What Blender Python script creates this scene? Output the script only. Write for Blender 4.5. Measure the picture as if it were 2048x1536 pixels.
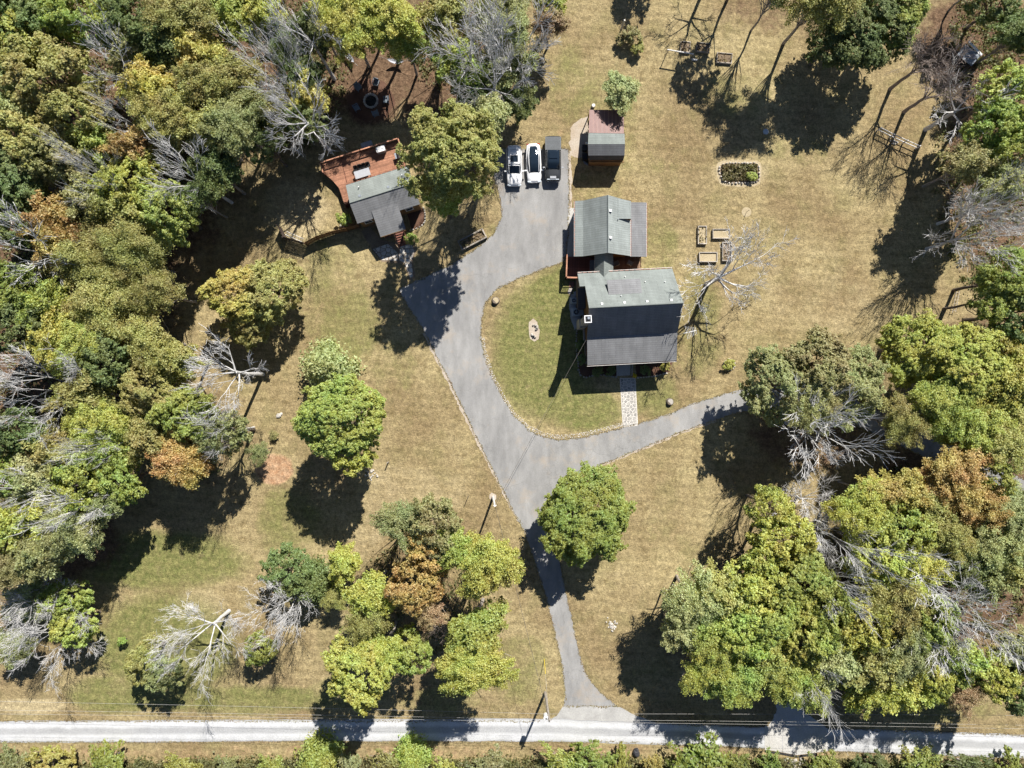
import bpy, bmesh, math, random
import numpy as np
from mathutils import Vector, Matrix

# ------------------------------------------------------------------ scene
for o in list(bpy.data.objects): bpy.data.objects.remove(o)
SC = bpy.context.scene
COL = SC.collection
CAMZ, FPX = 90.0, 1420.0          # drone height (m), focal length in photo pixels (2048 wide)
cam = bpy.data.cameras.new('camera'); cam.sensor_width = 36.0; cam.lens = 36.0*FPX/2048.0
cam.clip_end = 5000; cam.clip_start = 1.0
camo = bpy.data.objects.new('camera', cam); COL.objects.link(camo)
camo.location = (0, 0, CAMZ); SC.camera = camo

SUN_EL = math.radians(45.5)
SDX, SDY = -.386, -.9225                       # shadows fall this way over the ground
sun = bpy.data.lights.new('sun', 'SUN'); sun.energy = 4.9; sun.angle = math.radians(.53); sun.color = (1, .955, .88)
suno = bpy.data.objects.new('sun', sun); COL.objects.link(suno); suno.location = (30, 60, 80)
sd = Vector((SDX, SDY, -math.tan(SUN_EL))).normalized()
suno.rotation_euler = sd.to_track_quat('-Z', 'Y').to_euler()
W = bpy.data.worlds.new('World'); SC.world = W; W.use_nodes = True
nt = W.node_tree; bg = nt.nodes['Background']
sky = nt.nodes.new('ShaderNodeTexSky'); sky.sky_type = 'NISHITA'; sky.sun_disc = False
sky.air_density = .7; sky.dust_density = .4; sky.ozone_density = 2.0; sky.altitude = 900; sky.sun_elevation = SUN_EL; sky.sun_rotation = math.atan2(-SDX, -SDY)
nt.links.new(sky.outputs[0], bg.inputs[0]); bg.inputs[1].default_value = .06
vs = SC.view_settings; vs.view_transform = 'Standard'; vs.look = 'None'; vs.gamma = 1; vs.use_curve_mapping = False
vs.exposure = .85
SC.cycles.max_bounces = 3; SC.cycles.diffuse_bounces = 2; SC.cycles.transmission_bounces = 4; SC.cycles.transparent_max_bounces = 4; SC.cycles.adaptive_threshold = .03

# ------------------------------------------------------------------ helpers
def P(px, py, z=0.0):
    k = (CAMZ - z)/FPX
    return Vector(((px-1024)*k, (768-py)*k, z))
def M2(px): return px*CAMZ/FPX
ORG = {}
def mesh_obj(name, me, parent=None):
    o = bpy.data.objects.new(name, me); COL.objects.link(o)
    if parent is not None:
        o.parent = parent; ORG[o] = ORG[parent]
    else: ORG[o] = Vector((0, 0, 0))
    return o
def thing(name, label, cat, loc=(0, 0, 0), group=None, rz=0):
    o = bpy.data.objects.new(name, None); COL.objects.link(o); o.empty_display_size = .3
    o.location = loc; o.rotation_euler = (0, 0, rz); ORG[o] = Vector(loc)
    tag(o, label, cat, group); return o
def tag(o, label, cat, group=None):
    o['label'] = label; o['category'] = cat
    if group: o['group'] = group
    return o
class MB:
    def __init__(s): s.v = []; s.f = []; s.uv = {}
    def face(s, pts, uv=None):
        n = len(s.v); s.v += [tuple(p) for p in pts]; s.f.append(tuple(range(n, n+len(pts))))
        if uv: s.uv[len(s.f)-1] = uv
        return s
    def hexa(s, b, t):
        "b, t: bottom and top rings (ccw from above)"
        n = len(s.v); k = len(b); s.v += [tuple(p) for p in b]+[tuple(p) for p in t]
        s.f.append(tuple(range(n+k-1, n-1, -1))); s.f.append(tuple(range(n+k, n+2*k)))
        for i in range(k):
            j = (i+1) % k; s.f.append((n+i, n+j, n+k+j, n+k+i))
        return s
    def prism(s, pts, z0, z1):
        return s.hexa([(p[0], p[1], z0) for p in pts], [(p[0], p[1], z1) for p in pts])
    def box(s, c, d, rz=0):
        "c = centre of the bottom, d = full sizes"
        co, si = math.cos(rz), math.sin(rz); q = []
        for x, y in ((-1, -1), (1, -1), (1, 1), (-1, 1)):
            x *= d[0]/2; y *= d[1]/2; q.append((c[0]+x*co-y*si, c[1]+x*si+y*co))
        return s.prism(q, c[2], c[2]+d[2])
    def slab(s, q, t):
        "q: four corners ccw from above; uv in metres"
        q = [Vector(p) for p in q]; nrm = (q[1]-q[0]).cross(q[3]-q[0]).normalized()
        b = [p-nrm*t for p in q]; i0 = len(s.f); s.hexa(b, q)
        w = (q[1]-q[0]).length; h = (q[3]-q[0]).length
        s.uv[i0+1] = [(0, 0), (w, 0), ((q[2]-q[0]).dot((q[1]-q[0]).normalized()), h), (0, h)]
        return s
    def tube(s, pts, r, k=6, cap=True):
        pts = [Vector(p) for p in pts]; rr = r if isinstance(r, (list, tuple)) else [r]*len(pts)
        n = len(s.v); m = len(pts); up = None
        for i, p in enumerate(pts):
            d = (pts[min(i+1, m-1)]-pts[max(i-1, 0)]).normalized()
            if up is None: up = Vector((0, 0, 1)) if abs(d.z) < .9 else Vector((1, 0, 0))
            a = d.cross(up); a = a.normalized() if a.length > 1e-5 else d.orthogonal().normalized()
            b = d.cross(a)
            up = -b if False else up
            for j in range(k):
                t = 2*math.pi*j/k; s.v.append(tuple(p+(a*math.cos(t)+b*math.sin(t))*rr[i]))
        for i in range(m-1):
            for j in range(k):
                q = (j+1) % k; s.f.append((n+i*k+j, n+i*k+q, n+(i+1)*k+q, n+(i+1)*k+j))
        if cap:
            s.f.append(tuple(range(n+k-1, n-1, -1))); s.f.append(tuple(range(n+(m-1)*k, n+m*k)))
        return s
    def blob(s, c, d, rnd, rz=0, flat=.8, k=7):
        "a rough stone: two rings and a cap"
        n = len(s.v); co, si = math.cos(rz), math.sin(rz)
        for z, f in ((-.02, 1.0), (.62, .93), (1.0, .55)):
            for j in range(k):
                t = 2*math.pi*j/k; q = f*rnd.uniform(.82, 1.1)
                x = math.cos(t)*d[0]/2*q; y = math.sin(t)*d[1]/2*q
                s.v.append((c[0]+x*co-y*si, c[1]+x*si+y*co, c[2]+d[2]*z*rnd.uniform(.9, 1.05)))
        for i in range(2):
            for j in range(k):
                q = (j+1) % k; s.f.append((n+i*k+j, n+i*k+q, n+(i+1)*k+q, n+(i+1)*k+j))
        s.f.append(tuple(range(n+2*k, n+3*k))); return s
    def mesh(s, name, mat, org=Vector((0, 0, 0)), smooth=False):
        me = bpy.data.meshes.new(name)
        ox, oy, oz = org
        me.from_pydata([(a-ox, b-oy, c-oz) for a, b, c in s.v], [], s.f)
        if s.uv:
            l = me.uv_layers.new(name='uv')
            for fi, uv in s.uv.items():
                for k, li in enumerate(me.polygons[fi].loop_indices): l.data[li].uv = uv[k]
        if mat: me.materials.append(mat)
        if smooth: me.polygons.foreach_set('use_smooth', [True]*len(me.polygons))
        me.update(); return me
    def build(s, name, mat, parent=None, smooth=False):
        org = ORG[parent] if parent is not None else Vector((0, 0, 0))
        return mesh_obj(name, s.mesh(name, mat, org, smooth), parent)
def solo(mb, name, mat, label, cat, group=None, smooth=False):
    return tag(mb.build(name, mat, None, smooth), label, cat, group)
def copy_tree(o, parent=None):
    c = o.copy(); COL.objects.link(c); c.parent = parent; ORG[c] = ORG.get(o, Vector((0, 0, 0)))
    for ch in list(o.children): copy_tree(ch, c)
    return c
def sheet(name, pts, z, mat, jit=.05, step=.5, seed=1, kind='structure'):
    "flat polygon laid on the ground with a ragged edge; pts in photo pixels"
    r = random.Random(seed); w = [P(*p) for p in pts]; out = []
    for i, a in enumerate(w):
        b = w[(i+1) % len(w)]; n = max(1, int((b-a).length/step))
        for j in range(n):
            p = a.lerp(b, j/n); out.append((p.x+r.uniform(-jit, jit), p.y+r.uniform(-jit, jit), z))
    bm = bmesh.new(); vv = [bm.verts.new(p) for p in out]; f = bm.faces.new(vv)
    f.normal_update()
    if f.normal.z < 0: f.normal_flip()
    bmesh.ops.triangulate(bm, faces=[f], ngon_method='EAR_CLIP')
    me = bpy.data.meshes.new(name); bm.to_mesh(me); bm.free(); me.materials.append(mat)
    o = mesh_obj(name, me)
    if kind: o['kind'] = kind
    return o

# ------------------------------------------------------------------ materials
class NT:
    def __init__(s, name):
        s.m = bpy.data.materials.new(name); s.m.use_nodes = True; s.t = s.m.node_tree
        s.b = s.t.nodes['Principled BSDF']; s.geo = None
    def n(s, typ, **kw):
        x = s.t.nodes.new(typ)
        for k, v in kw.items():
            if k.startswith('i_'):
                key = k[2:]; x.inputs[int(key) if key.isdigit() else key.replace('_', ' ')].default_value = v
            else: setattr(x, k, v)
        return x
    def l(s, a, b): s.t.links.new(a, b)
    def pos(s):
        if not s.geo: s.geo = s.n('ShaderNodeNewGeometry')
        return s.geo.outputs['Position']
    def obj(s): return s.n('ShaderNodeTexCoord').outputs['Object']
    def mapv(s, vec, scale=(1, 1, 1), rot=0):
        m = s.n('ShaderNodeMapping'); m.inputs['Scale'].default_value = scale; m.inputs['Rotation'].default_value = (0, 0, rot)
        s.l(vec, m.inputs[0]); return m.outputs[0]
    def noise(s, vec, scale, detail=3, rough=.55):
        x = s.n('ShaderNodeTexNoise'); x.inputs['Scale'].default_value = scale
        x.inputs['Detail'].default_value = detail; x.inputs['Roughness'].default_value = rough
        s.l(vec, x.inputs['Vector']); return x.outputs['Fac']
    def ramp(s, fac, stops):
        r = s.n('ShaderNodeValToRGB'); e = r.color_ramp.elements
        while len(e) < len(stops): e.new(.5)
        for q, (p, c) in zip(e, stops):
            q.position = p; q.color = (c, c, c, 1) if isinstance(c, (int, float)) else (*c, 1)
        s.l(fac, r.inputs[0]); return r.outputs[0]
    def mix(s, a, b, fac, mode='MIX'):
        x = s.n('ShaderNodeMix', data_type='RGBA', blend_type=mode)
        for val, i in ((fac, 0), (a, 6), (b, 7)):
            if isinstance(val, (int, float)): x.inputs[i].default_value = val if i == 0 else (val, val, val, 1)
            elif isinstance(val, tuple): x.inputs[i].default_value = (*val, 1)
            else: s.l(val, x.inputs[i])
        return x.outputs[2]
    def math(s, a, op, b=0.0, c=None):
        x = s.n('ShaderNodeMath', operation=op)
        for i, v in enumerate((a, b) if c is None else (a, b, c)):
            if isinstance(v, (int, float)): x.inputs[i].default_value = v
            else: s.l(v, x.inputs[i])
        return x.outputs[0]
    def out(s, col, rough=.85, spec=.25, bump=None, bs=.4, bd=.03, metal=0):
        b = s.b
        if isinstance(col, tuple): b.inputs['Base Color'].default_value = (*col, 1)
        else: s.l(col, b.inputs['Base Color'])
        b.inputs['Roughness'].default_value = rough; b.inputs['Specular IOR Level'].default_value = spec
        b.inputs['Metallic'].default_value = metal
        if bump is not None:
            x = s.n('ShaderNodeBump'); x.inputs['Strength'].default_value = bs; x.inputs['Distance'].default_value = bd
            s.l(bump, x.inputs['Height']); s.l(x.outputs[0], b.inputs['Normal'])
        return s.m
def simple(name, col, rough=.7, var=.25, scale=3.0, spec=.25, metal=0, bump=.2):
    t = NT(name); p = t.obj(); n = t.noise(p, scale, 4, .65)
    c = t.mix(col, t.ramp(n, [(.3, 1-var), (.7, 1+var)]), 1.0, 'MULTIPLY')
    return t.out(c, rough, spec, n, bump, .02, metal)
def wood(name, col, dirx=True, var=.35):
    t = NT(name); p = t.obj(); n = t.noise(t.mapv(p, (1, 1, 1)), 5, 5, .7)
    n2 = t.noise(p, .6, 2)
    r = t.n('ShaderNodeObjectInfo').outputs['Random']
    c = t.mix(col, t.ramp(n, [(.3, 1-var), (.7, 1+var*.6)]), 1.0, 'MULTIPLY')
    c = t.mix(c, t.ramp(n2, [(.35, .75), (.65, 1.15)]), 1.0, 'MULTIPLY')
    c = t.mix(c, t.ramp(r, [(0, .8), (1, 1.15)]), 1.0, 'MULTIPLY')
    return t.out(c, .8, .2, n, .3, .01)
def stone(name, a, b):
    t = NT(name); p = t.obj(); n = t.noise(p, 4, 4, .7)
    r = t.n('ShaderNodeObjectInfo').outputs['Random']; g = t.n('ShaderNodeNewGeometry').outputs['Random Per Island']
    c = t.mix(a, b, t.math(t.math(r, 'ADD', g), 'MULTIPLY', .5))
    c = t.mix(c, t.ramp(n, [(.3, .72), (.7, 1.2)]), 1.0, 'MULTIPLY')
    return t.out(c, .9, .2, n, .5, .02)
def shingle(name, col, stain=.25):
    t = NT(name); uv = t.n('ShaderNodeTexCoord').outputs['UV']
    br = t.n('ShaderNodeTexBrick'); t.l(uv, br.inputs['Vector'])
    for k, v in (('Scale', 1.0), ('Mortar Size', .03), ('Brick Width', 1.7), ('Row Height', .27), ('Bias', .1), ('Mortar Smooth', .3)): br.inputs[k].default_value = v
    br.inputs['Color1'].default_value = (.95, .95, .95, 1); br.inputs['Color2'].default_value = (1.05, 1.05, 1.05, 1); br.inputs['Mortar'].default_value = (.78, .78, .78, 1)
    n = t.noise(t.mapv(uv, (1, .25, 1)), 1.1, 4, .65); n2 = t.noise(uv, 14, 3, .7); n3 = t.noise(uv, .35, 2)
    c = t.mix(col, br.outputs['Color'], 1.0, 'MULTIPLY')
    c = t.mix(c, t.ramp(n, [(.3, 1-stain), (.7, 1+stain*.5)]), 1.0, 'MULTIPLY')
    c = t.mix(c, t.ramp(n2, [(.3, .85), (.7, 1.15)]), 1.0, 'MULTIPLY')
    c = t.mix(c, t.ramp(n3, [(.35, .9), (.65, 1.08)]), 1.0, 'MULTIPLY')
    return t.out(c, .9, .2, br.outputs['Fac'], -.4, .02)

def mat_ground():
    t = NT('lawn_and_soil'); p = t.pos()
    a = t.n('ShaderNodeAttribute', attribute_name='tint'); sep = t.n('ShaderNodeSeparateColor'); t.l(a.outputs['Color'], sep.inputs[0])
    wob = t.noise(p, .35, 3, .65); wob2 = t.noise(p, 1.3, 3, .7)
    def mask(w, lo=.35, hi=.75, amt=.9):
        x = t.math(t.math(t.math(wob, 'ADD', t.math(wob2, 'MULTIPLY', .6)), 'SUBTRACT', .8), 'MULTIPLY', amt)
        return t.ramp(t.math(w, 'ADD', x), [(lo, 0.0), (hi, 1.0)])
    big = t.noise(p, .11, 3, .5); mid = t.noise(p, .75, 3, .7)
    dry = t.mix((.222, .166, .088), (.325, .264, .140), t.ramp(big, [(.35, 0.0), (.65, 1.0)]))
    dry = t.mix(dry, (.158, .118, .055), t.ramp(mid, [(.5, 0.0), (.72, .8)]))
    dry = t.mix(dry, (.185, .160, .072), t.ramp(t.noise(p, .28, 4, .6), [(.5, 0.0), (.66, .5)]))
    grn = t.mix((.125, .135, .045), (.205, .190, .075), t.ramp(wob2, [(.35, 0.0), (.65, 1.0)]))
    grn = t.mix(grn, (.235, .19, .10), t.ramp(mid, [(.55, 0.0), (.75, .7)]))
    c = t.mix(dry, grn, mask(sep.outputs[0], .3, .8))
    c = t.mix(c, (.39, .32, .19), t.math(mask(a.outputs['Alpha'], .35, .95), 'MULTIPLY', .85))
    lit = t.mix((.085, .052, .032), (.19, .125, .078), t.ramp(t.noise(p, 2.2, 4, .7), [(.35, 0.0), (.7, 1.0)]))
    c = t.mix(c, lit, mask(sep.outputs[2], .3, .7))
    soil = t.mix((.33, .19, .105), (.40, .27, .17), t.ramp(wob2, [(.35, 0.0), (.65, 1.0)]))
    c = t.mix(c, soil, mask(sep.outputs[1], .45, .7, .5))
    # mowing passes, faint
    for rot, sc in ((math.radians(5), 1.0),):
        w = t.n('ShaderNodeTexWave', wave_type='BANDS', bands_direction='Y'); w.inputs['Scale'].default_value = .26*sc
        w.inputs['Distortion'].default_value = 3.0; w.inputs['Detail'].default_value = 3; w.inputs['Detail Scale'].default_value = .8
        t.l(t.mapv(p, (1, 1, 1), rot), w.inputs['Vector'])
        c = t.mix(c, t.ramp(w.outputs['Fac'], [(.1, .93), (.9, 1.05)]), 1.0, 'MULTIPLY')
    # blades and thatch: fine streaky grain
    g1 = t.noise(t.mapv(p, (2.6, 1.3, 1), .9), 1.0, 3, .8); g2 = t.noise(t.mapv(p, (1.2, 2.8, 1), -.5), 1.0, 3, .8)
    c = t.mix(c, t.ramp(g1, [(.32, .78), (.5, 1.0), (.68, 1.24)]), 1.0, 'MULTIPLY')
    c = t.mix(c, t.ramp(g2, [(.32, .8), (.68, 1.2)]), 1.0, 'MULTIPLY')
    f1 = t.noise(t.mapv(p, (9, 4, 1), .6), 1.0, 2, .75); f2 = t.noise(t.mapv(p, (3, 7, 1), -.4), 1.0, 2, .75); f3 = t.noise(p, 2.4, 3, .8)
    c = t.mix(c, t.ramp(f1, [(.25, .72), (.5, 1.0), (.75, 1.3)]), 1.0, 'MULTIPLY')
    c = t.mix(c, t.ramp(f2, [(.25, .76), (.75, 1.24)]), 1.0, 'MULTIPLY')
    c = t.mix(c, t.ramp(f3, [(.3, .8), (.7, 1.2)]), 1.0, 'MULTIPLY')
    pale = t.noise(p, 3.1, 3, .7)
    c = t.mix(c, (.45, .37, .22), t.ramp(pale, [(.66, 0.0), (.78, .6)]))
    return t.out(c, .95, .1, t.math(f1, 'ADD', f2), .8, .08)
def mat_asphalt():
    t = NT('weathered_asphalt'); p = t.pos()
    b = t.noise(p, .13, 4, .6); m = t.noise(t.mapv(p, (1.4, .45, 1), .45), .6, 4, .65); f = t.noise(p, 9, 3, .75)
    c = t.mix((.222, .220, .217), (.285, .281, .275), t.ramp(b, [(.35, 0.0), (.65, 1.0)]))
    c = t.mix(c, t.ramp(m, [(.3, .80), (.7, 1.15)]), 1.0, 'MULTIPLY')
    c = t.mix(c, t.ramp(f, [(.3, .84), (.7, 1.16)]), 1.0, 'MULTIPLY')
    c = t.mix(c, (.34, .28, .215), t.ramp(t.noise(p, .27, 4, .7), [(.54, 0.0), (.72, .6)]))
    c = t.mix(c, (.42, .41, .39), t.ramp(t.noise(p, 1.2, 5, .75), [(.64, 0.0), (.74, .5)]))
    v = t.n('ShaderNodeTexVoronoi', feature='DISTANCE_TO_EDGE'); v.inputs['Scale'].default_value = .11
    x = t.n('ShaderNodeMix', data_type='VECTOR'); x.inputs[0].default_value = .5
    wn = t.n('ShaderNodeTexNoise'); wn.inputs['Scale'].default_value = .5; wn.inputs['Detail'].default_value = 4; t.l(p, wn.inputs['Vector'])
    add = t.n('ShaderNodeVectorMath', operation='MULTIPLY_ADD'); t.l(wn.outputs['Color'], add.inputs[0]); add.inputs[1].default_value = (3, 3, 3); t.l(p, add.inputs[2])
    t.l(add.outputs[0], v.inputs['Vector'])
    c = t.mix(c, (.10, .098, .095), t.math(t.ramp(v.outputs['Distance'], [(.0, 1.0), (.006, 0.0)]), 'MULTIPLY', .28))
    return t.out(c, .88, .25, f, .4, .02)
def mat_gravel(name, a, b, tracks=False):
    t = NT(name); p = t.pos(); f = t.noise(p, 7, 4, .8); m = t.noise(p, .6, 4, .65)
    c = t.mix(a, b, t.ramp(m, [(.3, 0.0), (.7, 1.0)]))
    if tracks:
        uv = t.n('ShaderNodeTexCoord').outputs['UV']; s = t.n('ShaderNodeSeparateXYZ'); t.l(uv, s.inputs[0])
        v = t.math(s.outputs[1], 'ADD', t.math(t.math(m, 'SUBTRACT', .5), 'MULTIPLY', .12))
        k = t.ramp(v, [(.0, .62), (.08, .95), (.3, 1.12), (.42, .78), (.6, .76), (.74, 1.15), (.92, 1.05), (1.0, .6)])
        c = t.mix(c, k, 1.0, 'MULTIPLY')
    c = t.mix(c, t.ramp(f, [(.28, .72), (.72, 1.25)]), 1.0, 'MULTIPLY')
    return t.out(c, .95, .15, f, .7, .03)
def mat_leaf():
    t = NT('foliage'); oi = t.n('ShaderNodeObjectInfo'); g = t.n('ShaderNodeNewGeometry')
    r = g.outputs['Random Per Island']; p = g.outputs['Position']
    n = t.noise(p, .30, 3, .65); n2 = t.noise(p, .9, 3, .65)
    hsv = t.n('ShaderNodeHueSaturation'); t.l(oi.outputs['Color'], hsv.inputs['Color'])
    h = t.math(t.math(t.math(n, 'SUBTRACT', .5), 'MULTIPLY', -.15), 'ADD', t.math(t.math(r, 'SUBTRACT', .5), 'MULTIPLY', .035))
    t.l(t.math(h, 'ADD', .5), hsv.inputs['Hue'])
    val = t.math(t.math(r, 'MULTIPLY', .9), 'ADD', t.math(n2, 'MULTIPLY', .8)); t.l(t.math(val, 'ADD', .18), hsv.inputs['Value'])
    sat = t.math(r, 'MULTIPLY', -.3); t.l(t.math(sat, 'ADD', 1.0), hsv.inputs['Saturation'])
    c = hsv.outputs[0]
    b = t.b; t.l(c, b.inputs['Base Color']); b.inputs['Roughness'].default_value = .55; b.inputs['Specular IOR Level'].default_value = .3
    tr = t.n('ShaderNodeBsdfTranslucent'); t.l(t.mix(c, (1.25, 1.3, .55), 1.0, 'MULTIPLY'), tr.inputs['Color'])
    ms = t.n('ShaderNodeMixShader'); ms.inputs[0].default_value = .36
    t.l(b.outputs[0], ms.inputs[1]); t.l(tr.outputs[0], ms.inputs[2]); t.l(ms.outputs[0], t.t.nodes['Material Output'].inputs[0])
    return t.m
def mat_bark(name, a, b):
    t = NT(name); p = t.obj(); n = t.noise(t.mapv(p, (1, 1, .3)), 5, 4, .7)
    c = t.mix(a, b, t.ramp(n, [(.3, 0.0), (.7, 1.0)]))
    return t.out(c, .9, .15, n, .5, .03)

MT = dict(
 ground=mat_ground(), asphalt=mat_asphalt(),
 road=mat_gravel('limestone_gravel', (.40, .405, .415), (.49, .495, .505), True),
 apron=mat_gravel('worn_apron_paving', (.30, .295, .285), (.42, .415, .40)),
 path=mat_gravel('pale_gravel', (.36, .29, .215), (.44, .39, .33)),
 mulch=mat_gravel('bark_mulch', (.085, .045, .03), (.14, .08, .055)),
 straw=mat_gravel('straw_soil', (.34, .275, .17), (.43, .36, .24)),
 soil=mat_gravel('garden_soil', (.15, .11, .075), (.26, .20, .135)),
 conc=mat_gravel('concrete', (.40, .385, .36), (.48, .47, .445)),
 concshade=mat_gravel('shaded_concrete', (.38, .37, .35), (.46, .45, .43)),  # concrete copy with a little shade put into its grey
 leaf=mat_leaf(), barkl=mat_bark('pale_grey_bark', (.20, .175, .15), (.36, .33, .295)), bark=mat_bark('brown_bark', (.09, .07, .055), (.19, .16, .13)),
 dead=mat_bark('weathered_grey_wood', (.46, .45, .44), (.65, .64, .63)),
 deadb=mat_bark('brown_grey_wood', (.20, .155, .13), (.34, .29, .255)),
 shing=shingle('grey_green_shingles', (.205, .227, .218), .2), shing2=shingle('slate_grey_shingles', (.205, .208, .215), .22),
 shing3=shingle('pale_grey_green_shingles', (.265, .292, .285), .2), shingd=shingle('shade_dark_shingles', (.10, .10, .105), .25),  # darkest tone puts the shade on lean-to and steep slopes into the shingle colour
 siding=wood('brown_siding', (.235, .135, .06)), sidingdk=wood('dark_siding', (.10, .085, .08)),
 deck=wood('red_stained_deck', (.33, .165, .105), var=.3), deckdk=wood('dark_red_deck', (.17, .075, .055)), deckbr=wood('weathered_brown_deck', (.20, .125, .085)),
 rail=wood('pale_red_rail', (.47, .24, .155)), fence=wood('fence_cedar', (.22, .125, .06)), fencedk=wood('dark_fence', (.10, .075, .065)),
 grey=wood('weathered_timber', (.36, .32, .27)), bedwood=wood('raised_bed_board', (.44, .40, .35)),
 redmetal=simple('oxide_red_metal', (.175, .088, .078), .5, .12, .8, .4),
 redrib=simple('pink_worn_rib', (.36, .22, .19), .55, .15, 2),
 metal=simple('galvanised_metal', (.26, .29, .33), .45, .15, 2, .5, .3), white=simple('white_paint', (.72, .72, .72), .5, .08, 3),  # metal albedo lowered, putting the shade over the old shed into the colour
 offw=simple('off_white_vinyl', (.36, .37, .40), .55, .08, 3), black=simple('black_plastic', (.025, .026, .03), .5, .3, 4),
 dark=simple('dark_void', (.03, .03, .032), .8, .3, 2), trim=simple('white_trim', (.66, .63, .6), .6, .1, 3), gut=simple('brown_gutter', (.26, .12, .09), .5, .25, 4),
 glass=simple('window_glass', (.035, .05, .065), .08, .1, 2, .6, 0, 0), yellow=simple('yellow_plastic', (.62, .47, .03), .5, .1, 3),
 stonep=stone('pale_fieldstone', (.30, .27, .235), (.60, .57, .52)), stoneg=stone('grey_flagstone', (.17, .165, .16), (.50, .48, .44)),
 stoned=stone('shaded_stone', (.22, .21, .20), (.38, .36, .34)), mortar=mat_gravel('pale_mortar', (.52, .49, .45), (.60, .57, .53)),
 brick=stone('brick_paver', (.24, .12, .09), (.34, .19, .14)), char=simple('ash_and_char', (.04, .038, .036), .95, .5, 3),
 carw=simple('white_car_paint', (.78, .78, .79), .25, .02, 1, .5, 0, 0), card=simple('graphite_car_paint', (.05, .053, .058), .25, .05, 1, .5, .3, 0),
 cglass=simple('tinted_glass', (.012, .02, .032), .06, .05, 1, .5, 0, 0), tyre=simple('rubber', (.02, .02, .02), .8, .2, 4), rim=simple('alloy', (.35, .36, .37), .35, .05, 3, .5, .8, 0),
 ton=simple('tonneau_slats', (.115, .125, .135), .5, .08, 2), chrome=simple('bright_metal', (.6, .61, .62), .25, .05, 2, .5, .7, 0),
 lamp=simple('headlamp_lens', (.5, .55, .6), .1, .05, 2, .6), lampr=simple('red_lens', (.35, .02, .02), .2, .05, 2, .5),
 acm=simple('condenser_casing', (.38, .42, .45), .5, .1, 3), mum=simple('yellow_flowers', (.62, .48, .03), .8, .4, 20),
 wire=simple('wire', (.36, .35, .33), .6, .05, 1), wired=simple('dark_wire', (.12, .11, .10), .7, .05, 1), pole=wood('pole_wood', (.30, .27, .235)), polew=simple('pale_pole', (.62, .6, .57), .7, .1, 2),
 tarp=simple('dark_tarp', (.045, .045, .05), .5, .3, 4), cush=simple('slate_cushion', (.16, .19, .22), .8, .1, 5),
)
COLR = {'Y': (.41, .42, .048), 'G': (.285, .355, .042), 'D': (.165, .215, .055), 'O': (.345, .335, .074), 'A': (.44, .305, .066),
        'P': (.36, .385, .145), 'K': (.44, .385, .058), 'B': (.36, .25, .12), 'V': (.33, .39, .050), 'C': (.30, .325, .11), 'S': (.31, .295, .10)}
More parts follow.
